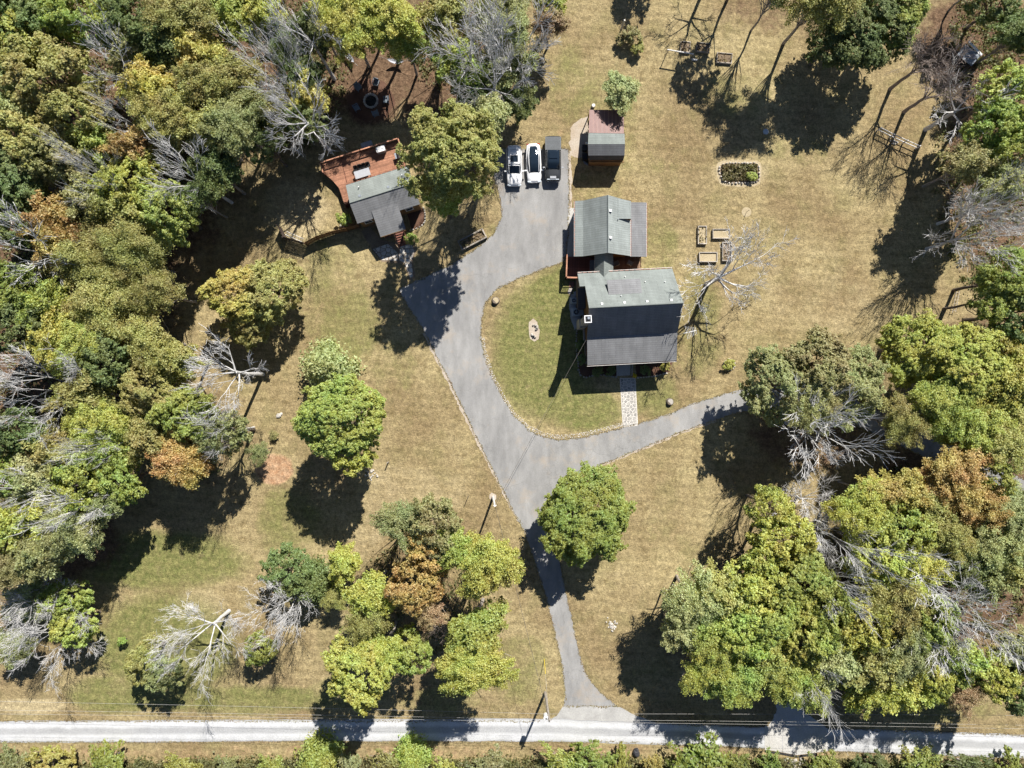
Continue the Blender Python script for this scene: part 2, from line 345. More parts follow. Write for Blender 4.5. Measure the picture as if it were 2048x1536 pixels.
# ------------------------------------------------------------------ ground sheet
def build_ground():
    xs = np.concatenate([[-1500, -500, -200, -110], np.arange(-80, 80.1, .7), [110, 200, 500, 1500]])
    ys = np.concatenate([[-1500, -500, -200, -90], np.arange(-62, 62.1, .7), [90, 200, 500, 1500]])
    X, Y = np.meshgrid(xs, ys); nx, ny = len(xs), len(ys)
    co = np.stack([X.ravel(), Y.ravel(), np.zeros(X.size)], 1)
    ii, jj = np.meshgrid(np.arange(nx-1), np.arange(ny-1)); a = (jj*nx+ii).ravel()
    fc = np.stack([a, a+1, a+nx+1, a+nx], 1)
    me = bpy.data.meshes.new('ground'); me.from_pydata(co.tolist(), [], fc.tolist()); me.materials.append(MT['ground'])
    PX = X*FPX/CAMZ+1024; PY = 768-Y*FPX/CAMZ
    T = np.zeros((ny, nx, 4))
    def blob(ch, cx, cy, rx, ry, amp=1.0, rot=0):
        c, s = math.cos(math.radians(rot)), math.sin(math.radians(rot))
        dx, dy = PX-cx, PY-cy; u = (dx*c+dy*s)/rx; v = (-dx*s+dy*c)/ry
        d = np.sqrt(u*u+v*v); w = np.clip((1.35-d)/.7, 0, 1)
        T[..., ch] = np.maximum(T[..., ch], .9*amp*w*w*(3-2*w))
    for b in [(1090, 700, 110, 150, .95), (1120, 600, 70, 70, 1), (1170, 820, 80, 45, .9), (1310, 790, 50, 50, .75), (1150, 170, 60, 90, .55), (1230, 240, 50, 120, .5),
              (650, 570, 80, 120, .5), (700, 650, 70, 80, .7), (790, 740, 50, 70, .45), (310, 1120, 190, 60, 1), (330, 1290, 150, 110, 1), (480, 1400, 220, 30, .85), (230, 1390, 100, 40, .9),
              (1040, 1340, 60, 80, .6), (1290, 1330, 90, 60, .35), (575, 1040, 70, 70, .7), (1500, 500, 70, 40, .4), (1400, 620, 50, 110, .6), (1390, 700, 60, 60, .55),
              (1190, 390, 60, 60, .5), (1320, 500, 40, 70, .6), (1470, 190, 80, 50, .55), (1300, 320, 70, 40, .35), (1350, 1080, 100, 60, .3), (700, 1380, 80, 40, .6),
              (880, 1400, 100, 30, .55), (1880, 1420, 150, 30, .6), (1600, 300, 70, 40, .4), (980, 480, 40, 40, .5), (1130, 1330, 20, 60, .4)]: blob(0, *b)
    for b in [(548, 938, 42, 34, 1), (500, 1100, 25, 60, .45, 20), (1120, 260, 14, 60, .5), (1124, 350, 12, 90, .35), (1010, 1505, 1300, 22, .52), (480, 1040, 30, 60, .4, -40)]: blob(1, *b)
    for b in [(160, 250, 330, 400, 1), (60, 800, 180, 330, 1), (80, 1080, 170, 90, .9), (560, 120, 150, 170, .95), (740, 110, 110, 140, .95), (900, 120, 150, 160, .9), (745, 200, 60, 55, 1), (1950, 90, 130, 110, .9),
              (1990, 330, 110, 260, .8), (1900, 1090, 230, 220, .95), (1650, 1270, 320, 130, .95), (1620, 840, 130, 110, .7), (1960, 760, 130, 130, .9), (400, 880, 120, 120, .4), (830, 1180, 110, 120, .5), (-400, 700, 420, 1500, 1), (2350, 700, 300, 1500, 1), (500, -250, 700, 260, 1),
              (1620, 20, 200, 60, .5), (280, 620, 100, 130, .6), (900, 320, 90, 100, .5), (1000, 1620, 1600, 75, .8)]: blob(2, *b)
    for b in [(590, 420, 70, 70, .95), (830, 990, 120, 70, .6), (60, 1412, 75, 16, 1.3), (720, 1060, 60, 80, .6), (1430, 500, 60, 60, .6), (1480, 345, 60, 32, .9), (1230, 120, 70, 60, .35), (1600, 560, 120, 110, .45), (1380, 1000, 110, 90, .35),
              (1270, 1180, 90, 60, .4), (950, 900, 60, 120, .4, -30), (1700, 620, 110, 60, .5), (745, 950, 40, 40, .7), (1420, 60, 120, 60, .4), (400, 1210, 60, 40, .6)]: blob(3, *b)
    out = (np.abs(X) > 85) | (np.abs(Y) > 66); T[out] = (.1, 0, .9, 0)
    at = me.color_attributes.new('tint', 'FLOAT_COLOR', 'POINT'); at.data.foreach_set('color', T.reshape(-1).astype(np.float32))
    o = mesh_obj('ground', me); o['kind'] = 'structure'
build_ground()

DRIVE = [(1137, 298), (1138, 400), (1137, 452), (1133, 505), (1125, 524), (1080, 540), (1032, 559), (992, 579), (971, 604), (963, 640), (962, 680), (970, 715), (985, 755), (1005, 795), (1030, 834), (1060, 861), (1088, 875), (1118, 880),
  (1160, 876), (1200, 867), (1245, 855), (1275, 848), (1300, 841), (1350, 823), (1380, 809), (1410, 800), (1455, 786), (1530, 768), (1620, 775), (1700, 795), (1780, 830), (1870, 872), (1950, 915), (2060, 965), (2300, 1075),
  (2280, 1125), (2040, 1012), (1930, 955), (1850, 915), (1760, 872), (1690, 842), (1620, 824), (1540, 818), (1480, 824), (1432, 839), (1400, 850), (1350, 868), (1300, 890), (1250, 910), (1200, 930), (1168, 943), (1135, 965), (1118, 1000), (1114, 1060), (1119, 1120),
  (1129, 1170), (1136, 1205), (1145, 1240), (1150, 1270), (1160, 1310), (1168, 1340), (1181, 1362), (1202, 1386), (1236, 1413),
  (1127, 1412), (1131, 1390), (1127, 1350), (1118, 1300), (1105, 1245), (1093, 1195), (1078, 1150), (1062, 1100), (1046, 1058), (1030, 1028), (1010, 988), (985, 938), (960, 888), (932, 830), (901, 765), (871, 708), (850, 665), (815, 610), (797, 578),
  (860, 550), (912, 524), (960, 492), (988, 467), (1003, 432), (1001, 400), (987, 350), (985, 298)]
sheet('driveway', DRIVE, .012, MT['asphalt'], .08, .3, 3)
# sandy crumbled shoulder just under the driveway edge
SH = [(x+(1.6 if x > 1100 else -2), y) for x, y in DRIVE]
sheet('driveway_shoulder', [(1044, 1058), (1028, 1029), (1007, 990), (982, 940), (956, 890), (927, 832), (896, 767), (866, 710), (846, 667), (850, 665), (871, 708), (901, 765), (932, 830), (960, 888), (985, 938), (1010, 988), (1030, 1028), (1046, 1058)], .007, MT['path'], .1, .35, 5)
sheet('driveway_shoulder', [(1168, 946), (1200, 933.5), (1250, 914), (1300, 894), (1350, 872), (1400, 854), (1434, 843), (1432, 838), (1400, 849), (1350, 867), (1300, 889), (1250, 909), (1200, 929), (1168, 942)], .007, MT['path'], .1, .35, 6)
sheet('driveway_shoulder', [(1137, 300), (1143, 300), (1144, 420), (1142, 500), (1133, 505), (1137, 452)], .007, MT['path'], .12, .4, 7)
sheet('road_apron', [(1128, 1411), (1236, 1412), (1268, 1430), (1308, 1444), (1345, 1462), (1090, 1447), (1113, 1432)], .009, MT['apron'], .08, .4, 8)
sheet('gravel_path', [(1176, 232), (1180, 300), (1172, 316), (1143, 312), (1139, 285), (1142, 255), (1155, 242)], .006, MT['path'], .15, .4, 9)
sheet('concrete_strip', [(1137, 416), (1156, 416), (1157, 520), (1134, 518)], .016, MT['conc'], .01, 1, 10)
sheet('gravel_track', [(1552, 1385), (1596, 1385), (1610, 1425), (1660, 1462), (1535, 1458), (1553, 1425)], .006, MT['concshade'], .12, .4, 11)
sheet('fire_pit_mulch', [(742+47*math.cos(a*.5), 200+43*math.sin(a*.5)) for a in range(0, -13, -1)], .006, MT['mulch'], .2, .5, 12)

def strip(name, top, bot, z, mat, n=140):
    m = MB()
    def at(c, x):
        for (a, b), (c2, d) in zip(c, c[1:]):
            if a <= x <= c2: return b+(d-b)*(x-a)/(c2-a)
    x0, x1 = top[0][0], top[-1][0]; r = random.Random(4); xs = [x0+(x1-x0)*i/n for i in range(n+1)]
    T = [P(x, at(top, x)+-1.0+r.uniform(-.9, .9)) for x in xs]; B = [P(x, at(bot, x)+1.0+r.uniform(-.9, .9)) for x in xs]
    for i in range(n):
        m.face([(B[i].x, B[i].y, z), (B[i+1].x, B[i+1].y, z), (T[i+1].x, T[i+1].y, z), (T[i].x, T[i].y, z)], [(xs[i], 0), (xs[i+1], 0), (xs[i+1], 1), (xs[i], 1)])
    o = m.build(name, mat); o['kind'] = 'structure'; return o
strip('gravel_road', [(-2500, 1447), (0, 1443), (600, 1440), (1100, 1438), (1300, 1446), (1536, 1455), (1800, 1461), (2048, 1470), (4500, 1560)],
      [(-2500, 1493), (0, 1485), (600, 1481), (1100, 1482), (1400, 1490), (1640, 1500), (1850, 1508), (2048, 1516), (4500, 1610)], .018, MT['road'], 260)

# concrete culvert slabs in the road
cul = bpy.data.objects.new('culvert_bridge', None); COL.objects.link(cul); cul.location = P(1592, 1478); ORG[cul] = P(1592, 1478)
tag(cul, 'pale concrete culvert slabs crossing the gravel road under the overhanging trees', 'bridge')
edges = [1529, 1538, 1565, 1592, 1623, 1655]
bott = {1529: 1499.5, 1538: 1500, 1565: 1504.5, 1592: 1510, 1623: 1506, 1655: 1502}; topp = {1529: 1452, 1538: 1452, 1565: 1453, 1592: 1454, 1623: 1455, 1655: 1456}
for a, b in zip(edges, edges[1:]):
    q = [P(a+.35, bott[a]), P(b-.35, bott[b]), P(b-.35, topp[b]), P(a+.35, topp[a])]
    MB().prism([(p.x, p.y) for p in q], -.05, .04).build('slab', MT['conc'], cul)
hw = MB(); hp = [P(1530, 1500.5), P(1565, 1505.5), P(1591, 1511), P(1597, 1511), P(1623, 1507), P(1634, 1505.5)]
for a, b in zip(hp, hp[1:]):
    n = Vector((b.y-a.y, a.x-b.x, 0)).normalized()*.22
    hw.prism([(a+n)[:2], (b+n)[:2], b[:2], a[:2]] if n.y < 0 else [a[:2], b[:2], (b+n)[:2], (a+n)[:2]], -.1, .07)
hw.build('headwall_shadow_edge', MT['dark'], cul)  # strip coloured dark for the shadow line below the slabs
rk = MB(); r = random.Random(2)
for i in range(46):
    p = P(r.gauss(1588, 9), r.gauss(1526, 8)); rk.blob(p, (r.uniform(.2, .5), r.uniform(.2, .45), r.uniform(.1, .25)), r, r.uniform(0, 3))
o = rk.build('riprap', MT['stonep'], cul); o['kind'] = 'stuff'

# stone edging round the inside of the drive
ed = [(962, 676), (967, 706), (980, 746), (1001, 790), (1026, 831), (1057, 858), (1086, 872), (1118, 877), (1160, 873), (1200, 864), (1245, 852)]
m = MB(); r = random.Random(8)
for (ax, ay), (bx, by) in zip(ed, ed[1:]):
    A, B = P(ax, ay), P(bx, by); d = (B-A); L = d.length; d.normalize(); nn = Vector((-d.y, d.x, 0)); n = int(L/.17)
    for i in range(n):
        for k in range(3):
            if r.random() < .12: continue
            p = A+d*(L*(i+r.random())/n)+nn*(.02+k*.17+r.uniform(-.06, .06)); p.z = 0
            m.blob(p, (r.uniform(.10, .22), r.uniform(.08, .16), r.uniform(.02, .06)), r, r.uniform(0, 3), k=6)
solo(m, 'stone_edging', MT['stonep'], 'strip of small pale stones edging the inner curve of the driveway', 'edging')['kind'] = 'stuff'

# flagstone walk to the front steps: every stone its own piece
def clip(poly, p, q):
    mx, my = (p[0]+q[0])/2, (p[1]+q[1])/2; nx, ny = q[0]-p[0], q[1]-p[1]; out = []
    for i in range(len(poly)):
        a, b = poly[i], poly[(i+1) % len(poly)]
        da = (a[0]-mx)*nx+(a[1]-my)*ny; db = (b[0]-mx)*nx+(b[1]-my)*ny
        if da <= 0: out.append(a)
        if (da < 0 < db) or (db < 0 < da):
            t = da/(da-db); out.append((a[0]+(b[0]-a[0])*t, a[1]+(b[1]-a[1])*t))
    return out
def flagstones(parent, outline, cell, z0, h, mat, seed, gap=.035, odd=0):
    r = random.Random(seed); w = [P(*p) for p in outline]; base = [(p.x, p.y) for p in w]
    x0, x1 = min(p[0] for p in base), max(p[0] for p in base); y0, y1 = min(p[1] for p in base), max(p[1] for p in base)
    pts = []; ny = max(1, int((y1-y0)/cell)); nx = max(1, int((x1-x0)/cell))
    for j in range(ny):
        for i in range(nx): pts.append((x0+(i+.5+r.uniform(-.42, .42))*(x1-x0)/nx, y0+(j+.5+r.uniform(-.42, .42))*(y1-y0)/ny))
    for a, p in enumerate(pts):
        c = base[:] if sum((base[i][0]*base[(i+1) % len(base)][1]-base[(i+1) % len(base)][0]*base[i][1]) for i in range(len(base))) > 0 else base[::-1]
        for b, q in enumerate(pts):
            if a != b and c: c = clip(c, p, q)
        if len(c) < 3: continue
        cx, cy = sum(q[0] for q in c)/len(c), sum(q[1] for q in c)/len(c)
        ring = []
        for q in c:
            d = math.hypot(q[0]-cx, q[1]-cy); f = max(.3, 1-gap/max(d, .01)*1.3); ring.append((cx+(q[0]-cx)*f, cy+(q[1]-cy)*f))
        hh = h*r.uniform(.7, 1.3); top = [(cx+(x-cx)*.93, cy+(y-cy)*.93, z0+hh) for x, y in ring]
        MB().hexa([(x, y, z0) for x, y in ring], top).build('stone', mat, parent)
walk = sheet('flagstone_walk', [(1239.5, 756), (1271, 756), (1276, 851), (1245.5, 854.5)], .02, MT['mortar'], .01, 2, 13)
flagstones(walk, [(1240.5, 757), (1270, 757), (1274.5, 849), (1246.5, 852.5)], .40, .02, .03, MT['stoneg'], 5, .045)
walk2 = sheet('cottage_walk', [(800, 487), (824, 484), (834, 500), (826, 522), (831, 556), (819, 561), (808, 528), (795, 526), (762, 524), (745, 500), (722, 462), (738, 452), (762, 478), (778, 484)], .008, MT['soil'], .06, .6, 14)
flagstones(walk2, [(800, 490), (822, 488), (830, 502), (823, 522), (827, 553), (820, 557), (809, 526), (797, 520)], .55, .009, .03, MT['stonep'], 6, .04)
flagstones(walk2, [(745, 498), (776, 487), (798, 508), (795, 522), (764, 521)], .55, .009, .03, MT['stonep'], 7, .04)

# dry grass creeping over the paving edges
def verge_grass():
    rg = np.random.default_rng(31); pts = []
    runs = [DRIVE+DRIVE[:1], [(x, 1442) for x in range(-40, 1120, 40)], [(x, 1484) for x in range(-40, 1300, 40)], [(1300, 1487), (1530, 1497)], [(1655, 1503), (2090, 1519)], [(1345, 1449), (1530, 1454)], [(1660, 1457), (2090, 1472)]]
    for run in runs:
        for a, b in zip(run, run[1:]):
            A, B = np.array(P(*a)), np.array(P(*b)); L = np.linalg.norm(B-A); n = int(L*26)
            if n == 0: continue
            nn = np.array([-(B-A)[1], (B-A)[0], 0])/max(L, 1e-6); t = rg.uniform(0, 1, (n, 1)); k = np.sin(t*L*1.7+a[0])*.07+np.sin(t*L*5.1)*.05
            pts.append(A+(B-A)*t+nn*(rg.normal(0, .07, (n, 1))+k*.8)+np.array([0, 0, .03]))
    p = np.concatenate(pts); v, f = leaf_quads(p, rg.normal(0, .35, p.shape)+np.array([0, 0, 1]), rg.uniform(.06, .15, len(p)), rg)
    o = mesh_obj('verge_grass', np_mesh('verge_grass', v, f, MT['leaf'])); o.color = (.26, .205, .105, 1); o['kind'] = 'stuff'; o['label'] = 'dry grass creeping over the paving edges'; o['category'] = 'grass'
# ------------------------------------------------------------------ trees
def np_mesh(name, v, quads, mat, smooth=False):
    me = bpy.data.meshes.new(name); n = len(quads)
    me.vertices.add(len(v)); me.vertices.foreach_set('co', v.astype(np.float32).ravel())
    me.loops.add(n*4); me.loops.foreach_set('vertex_index', quads.astype(np.int32).ravel())
    me.polygons.add(n); me.polygons.foreach_set('loop_start', np.arange(0, n*4, 4, dtype=np.int32))
    me.update(calc_edges=True); me.materials.append(mat); return me
def leaf_quads(p, nrm, size, rg):
    n = len(p); nrm = nrm/np.linalg.norm(nrm, axis=1, keepdims=True)
    t = rg.normal(size=(n, 3)); t -= nrm*(t*nrm).sum(1, keepdims=True); t /= np.linalg.norm(t, axis=1, keepdims=True)
    b = np.cross(nrm, t); l = size[:, None]*.62; w = size[:, None]*.40*rg.uniform(.75, 1.25, (n, 1))
    fold = nrm*size[:, None]*rg.uniform(-.05, .22, (n, 1))
    v = np.stack([p-t*l, p+b*w+fold, p+t*l*1.1, p-b*w+fold], 1).reshape(-1, 3)
    return v, np.arange(n*4).reshape(n, 4)
def sphere_dirs(n, zmin, rg):
    i = np.arange(n)+.5; z = 1-(1-zmin)*i/n; ph = i*2.39996+rg.uniform(0, 6)
    z = np.clip(z+rg.normal(0, .06, n), zmin, 1); s = np.sqrt(1-z*z); ph += rg.normal(0, .25, n)
    return np.stack([s*np.cos(ph), s*np.sin(ph), z], 1)
def limbs(mb, base_r, H, targets, rg, frac=.45, tip=.03, sides=5):
    top = H*.72
    w = [Vector((rg.normal(0, .12)*i, rg.normal(0, .12)*i, top*i/4)) for i in range(5)]
    mb.tube(w, [base_r*1.25, base_r, base_r*.8, base_r*.6, base_r*.35], 7)
    for c in targets:
        c = Vector(c); f = rg.uniform(frac*.7, min(.95, frac*1.7)); i = f*4; k = min(3, int(i)); a = w[k].lerp(w[k+1], i-k)
        m = a.lerp(c, .5)+Vector(rg.normal(0, .25, 3)); m.z += rg.uniform(-.1, .35)*(c-a).length*.3
        mb.tube([a, m, c], [base_r*.38, base_r*.22, tip], sides, False)
def dome(R, H, seed, leaf=.17, dens=.95, nl=None, squash=.8, lob=(.20, .33), zmin=-.45, amp=1.0):
    rg = np.random.default_rng(seed); az = R*squash; cz = H-az*.98
    nl = nl or int(26+R*5); d = sphere_dirs(nl, zmin, rg)
    mod = 1+amp*(.17*np.sin(d[:, 0]*3.1+seed)+.16*np.cos(d[:, 1]*3.7+seed*2))
    rad = rg.uniform(.60, .86, nl)*mod; lr = R*rg.uniform(*lob, nl)
    c = d*rad[:, None]*np.array([R, R, az])+np.array([0, 0, cz])
    P_, N_ = [], []
    for k in range(nl):
        ns_ = max(6, int(dens*34*lr[k]**2)); m_ = 20
        q = rg.normal(size=(ns_, 3))+1.05*d[k]+np.array([0, 0, .55]); q /= np.linalg.norm(q, axis=1, keepdims=True)
        s = lr[k]*(1+.22*np.sin(q[:, 0]*5+k)+.22*np.cos(q[:, 1]*6+2*k))*rg.uniform(.66, 1.10, ns_)
        sc = c[k]+q*s[:, None]*np.array([1, 1, .8]); j = rg.normal(size=(ns_, m_, 3)); j /= np.linalg.norm(j, axis=2, keepdims=True); j *= rg.uniform(.3, 1, (ns_, m_, 1))
        j[..., 2] = np.abs(j[..., 2])*.8-.15; rr_ = rg.uniform(.17, .38, (ns_, 1, 1))
        P_.append((sc[:, None]+j*rr_).reshape(-1, 3)); N_.append((q[:, None]*.35+j*.30+np.array([0, .12, .75])+rg.normal(0, .32, (ns_, m_, 3))).reshape(-1, 3))
    n = int(dens*R*R*6); q = rg.normal(size=(n, 3)); q /= np.linalg.norm(q, axis=1, keepdims=True); q[:, 2] = np.abs(q[:, 2])*1.2-.2
    P_.append(q*(rg.uniform(.2, .75, n)**.6)[:, None]*np.array([R, R, az])+np.array([0, 0, cz])); N_.append(rg.normal(size=(n, 3))+np.array([0, 0, .6]))
    p = np.concatenate(P_); nn = np.concatenate(N_); v, f = leaf_quads(p, nn, leaf*rg.uniform(.65, 1.3, len(p)), rg)
    me = np_mesh('crown', v, f, MT['leaf'])
    mb = MB(); limbs(mb, .045*R+.06, H, c[rg.permutation(nl)[:18]], rg); tm = mb.mesh('trunk', MT['bark'])
    return dict(crown=me, trunk=tm, R=R, H=H)
def feather(R, H, seed, leaf=.165, dens=.66, ns=None, squash=.75, zmin=-.35, droop=.15, gap=1.0):
    rg = np.random.default_rng(seed); az = R*squash; cz = H-az*.98
    ns = ns or int(60+R*16); d = sphere_dirs(ns, zmin, rg)
    mod = 1+.2*np.sin(d[:, 0]*3.4+seed)+.18*np.cos(d[:, 1]*4.1+seed*1.7)
    rad = rg.uniform(.34, .93, ns)*mod; c = d*rad[:, None]*np.array([R, R, az])+np.array([0, 0, cz])
    P_, N_ = [], []
    for k in range(ns):
        dr = d[k]*np.array([1, 1, .5])+rg.normal(0, .45, 3)*np.array([1, 1, .5]); dr[2] -= droop; dr /= np.linalg.norm(dr)
        ln = R*rg.uniform(.20, .36); wd = R*rg.uniform(.075, .14)
        n = int(dens*16*ln*wd/(leaf*leaf*.26)*.55)
        t = rg.uniform(-1, 1, n); pr = np.sqrt(np.clip(1-(t*.95)**2, .05, 1))
        off = rg.normal(size=(n, 3))*np.array([1, 1, .55])*(wd*.62*pr)[:, None]
        # side twigs
        tw = np.round(t*3)/3; side = np.cross(dr, [0, 0, 1.]); side /= np.linalg.norm(side)+1e-6
        off += side*(rg.choice([-1, 1], n)*rg.uniform(.2, 1.0, n)*wd*pr)[:, None]
        P_.append(c[k]+dr*((.6*t+.4*tw)*ln)[:, None]+off); N_.append(np.array([0, .1, .9])+d[k]*.3+rg.normal(0, .36, (n, 3)))
    p = np.concatenate(P_); nn = np.concatenate(N_); v, f = leaf_quads(p, nn, leaf*rg.uniform(.6, 1.3, len(p)), rg)
    me = np_mesh('crown', v, f, MT['leaf'])
    mb = MB(); ends = c[rg.permutation(ns)[:34]]; ends = ends+(ends-np.array([0, 0, cz]))*.16
    limbs(mb, .04*R+.05, H, ends, rg, .42, .035, 4); tm = mb.mesh('trunk', MT['barkl'])
    return dict(crown=me, trunk=tm, R=R, H=H)
def cedar(R, H, seed, leaf=.2):
    rg = np.random.default_rng(seed); ns = int(110); P_, N_ = [], []
    for k in range(ns):
        z = rg.uniform(.12, 1)**1.1; a = rg.uniform(0, 6.28); rr = R*(1-z)**.75*rg.uniform(.75, 1.15)
        n = int(60*R*(.35+.65*(1-z))); t = rg.uniform(.25, 1.05, n)
        x = np.stack([np.cos(a)*rr*t, np.sin(a)*rr*t, z*H-rr*t*.15], 1)+rg.normal(0, .11*R, (n, 3))*np.array([1, 1, .5])
        P_.append(x); N_.append(rg.normal(0, .6, (n, 3))+np.array([np.cos(a)*.4, np.sin(a)*.4, .6]))
    p = np.concatenate(P_); nn = np.concatenate(N_); v, f = leaf_quads(p, nn, leaf*rg.uniform(.6, 1.2, len(p)), rg)
    me = np_mesh('crown', v, f, MT['leaf']); mb = MB(); mb.tube([(0, 0, 0), (.05, 0, H*.5), (0, 0, H*.92)], [.16, .1, .02], 6)
    return dict(crown=me, trunk=mb.mesh('trunk', MT['bark']), R=R, H=H)
def bare(R, H, seed, forks=5, levels=4, kids=(3, 5), twig=.02, mat='dead', fork=.38, up=.55, wig=.12, trunk_r=.26, lean=(0, 0)):
    rg = random.Random(seed); tk, br = MB(), MB(); cnt = [0]
    def rv(s): return Vector((rg.gauss(0, s), rg.gauss(0, s), rg.gauss(0, s)))
    def grow(p, d, L, r, lev):
        cnt[0] += 1
        n = 4 if lev > 1 else 3; pts = [p]; rad = [r]; dirs = [d]
        for i in range(n):
            d = (d+rv(wig*(1.3 if lev < 2 else .8))+Vector((0, 0, .05 if lev > 0 else .0))).normalized(); p = p+d*L/n
            pts.append(p); rad.append(max(twig*.6, r*(1-.75*(i+1)/n))); dirs.append(d)
        br.tube(pts, rad, 5 if lev >= 3 else (4 if lev == 2 else 3), False)
        if lev == 0: return
        k = rg.randint(*kids)
        for j in range(k):
            f = .28+.72*(j+rg.random())/k; i = min(n-1, int(f*n)); q = pts[i].lerp(pts[i+1], f*n-i)
            sd_ = dirs[i].cross(rv(1)).normalized(); nd = (dirs[i]*rg.uniform(.8, 1.15)+sd_*rg.uniform(.4, .8)+Vector((0, 0, .12))).normalized()
            grow(q, nd, L*rg.uniform(.45, .74), max(twig, rad[i]*rg.uniform(.42, .62)), lev-1)
    lx, ly = lean; ft = H*fork
    tp = [Vector((lx*t*t*ft+rg.gauss(0, .08)*t, ly*t*t*ft+rg.gauss(0, .08)*t, ft*t)) for t in (0, .25, .5, .75, 1)]
    tk.tube(tp, [trunk_r*1.35, trunk_r*1.05, trunk_r, trunk_r*.92, trunk_r*.85], 9)
    for j in range(forks):
        a = 2*math.pi*(j+rg.uniform(-.3, .3))/forks; el = rg.uniform(up*.6, up*1.35) if j else 1.25
        d = Vector((math.cos(a)*math.cos(el), math.sin(a)*math.cos(el), math.sin(el)))
        reach = min((H-ft)/max(.2, math.sin(el)), R/max(.2, math.cos(el)))*rg.uniform(.62, .85)
        s = tp[4] if j < 3 else tp[3].lerp(tp[4], rg.random())
        grow(s, d, reach, trunk_r*rg.uniform(.4, .55), levels-1)
    return dict(crown=br.mesh('branches', MT[mat]), trunk=tk.mesh('trunk', MT[mat]), R=R, H=H, dead=True)

PR = {
 'M': [dome(2.6, 5.5, 11), dome(2.6, 6, 12), dome(4.0, 9, 13), dome(4.0, 10, 14), dome(4.0, 10, 15), dome(5.6, 12, 16), dome(5.6, 13, 17), dome(5.4, 11, 18, dens=1.15, nl=66, lob=(.2, .28), amp=.35)],
 'F': [feather(2.6, 6, 21), feather(2.6, 7, 22), feather(4.0, 10, 23), feather(4.0, 11, 24), feather(4.0, 11, 25), feather(5.8, 13, 26, dens=.42), feather(5.8, 14, 27, dens=.42)],
 'W': [feather(3.6, 10, 31, dens=.4, ns=70), feather(4.6, 11, 32, dens=.4, ns=85)],
 'R': [feather(2.6, 3.4, 35, leaf=.23, dens=.5, ns=46, squash=.62, zmin=-.1), feather(2.6, 3.0, 36, leaf=.23, dens=.42, ns=38, squash=.55, zmin=-.1), dome(2.4, 3.2, 37, leaf=.22, dens=.55, nl=20, squash=.65, lob=(.2, .42), zmin=-.1)],
 'C': [cedar(2.2, 6.5, 41), cedar(2.6, 6, 42)],
 'S': [dome(1.2, 1.7, 51, leaf=.17, squash=.7, nl=22, zmin=-.1), dome(1.2, 1.9, 52, leaf=.17, squash=.75, nl=18, zmin=-.1)],
 'D': [bare(5.5, 13, 61, 6, 4, (4, 5), .031, fork=.5, up=.38, wig=.085, trunk_r=.28), bare(5.5, 13, 62, 7, 4, (4, 5), .03, fork=.48, up=.34, wig=.09, trunk_r=.28), bare(4.5, 13, 63, 6, 4, (3, 5), .034, fork=.5, up=.42, wig=.12, trunk_r=.28)],
 'T': [bare(4.2, 11, 71, 9, 4, (4, 6), .023, fork=.34, up=.6, wig=.07, trunk_r=.2), bare(4.2, 11, 72, 10, 4, (4, 6), .023, fork=.3, up=.55, wig=.08, trunk_r=.2)],
 'N': [bare(3.0, 13, 81, 6, 4, (4, 5), .022, mat='deadb', fork=.5, up=1.05, wig=.07, trunk_r=.22), bare(3.0, 13, 82, 6, 4, (4, 5), .022, mat='deadb', fork=.45, up=1.0, wig=.08, trunk_r=.22)],
 'L': [bare(6.0, 14.5, 91, 6, 5, (3, 5), .02, fork=.42, up=.5, wig=.085, trunk_r=.27), bare(5.0, 14, 92, 6, 5, (3, 5), .02, fork=.42, up=.8, wig=.08, trunk_r=.26), bare(6.5, 14, 97, 7, 5, (3, 4), .028, fork=.4, up=.5, wig=.14, trunk_r=.36)],
}
def eff(q):
    me = q['crown']; co = np.empty(len(me.vertices)*3, np.float32); me.vertices.foreach_get('co', co); co = co.reshape(-1, 3)
    q['R'] = float(np.percentile(np.hypot(co[:, 0], co[:, 1]), 96)); q['H'] = float(np.percentile(co[:, 2], 99.5))
for L_ in PR.values():
    for q_ in L_: eff(q_)
NAMES = {'R': 'roadside_bush', 'M': 'leafy_tree', 'F': 'feathery_tree', 'W': 'thin_tree', 'C': 'cedar_tree', 'S': 'shrub', 'D': 'dead_tree', 'T': 'bare_twiggy_tree', 'N': 'tall_bare_tree', 'L': 'dead_tree'}
CENF = {'R': .5, 'M': .64, 'F': .66, 'W': .66, 'C': .35, 'S': .5, 'D': .68, 'T': .62, 'N': .75, 'L': .68}
TR = random.Random(99)
HF = {'woodland trees along the left side': 1.42, 'woodland trees on the right side': 1.45, 'trees on the lower lawn': 1.45, 'woodland trees at the top': 1.0}
HF_W = ('woodland trees along the left side', 'woodland trees on the right side')
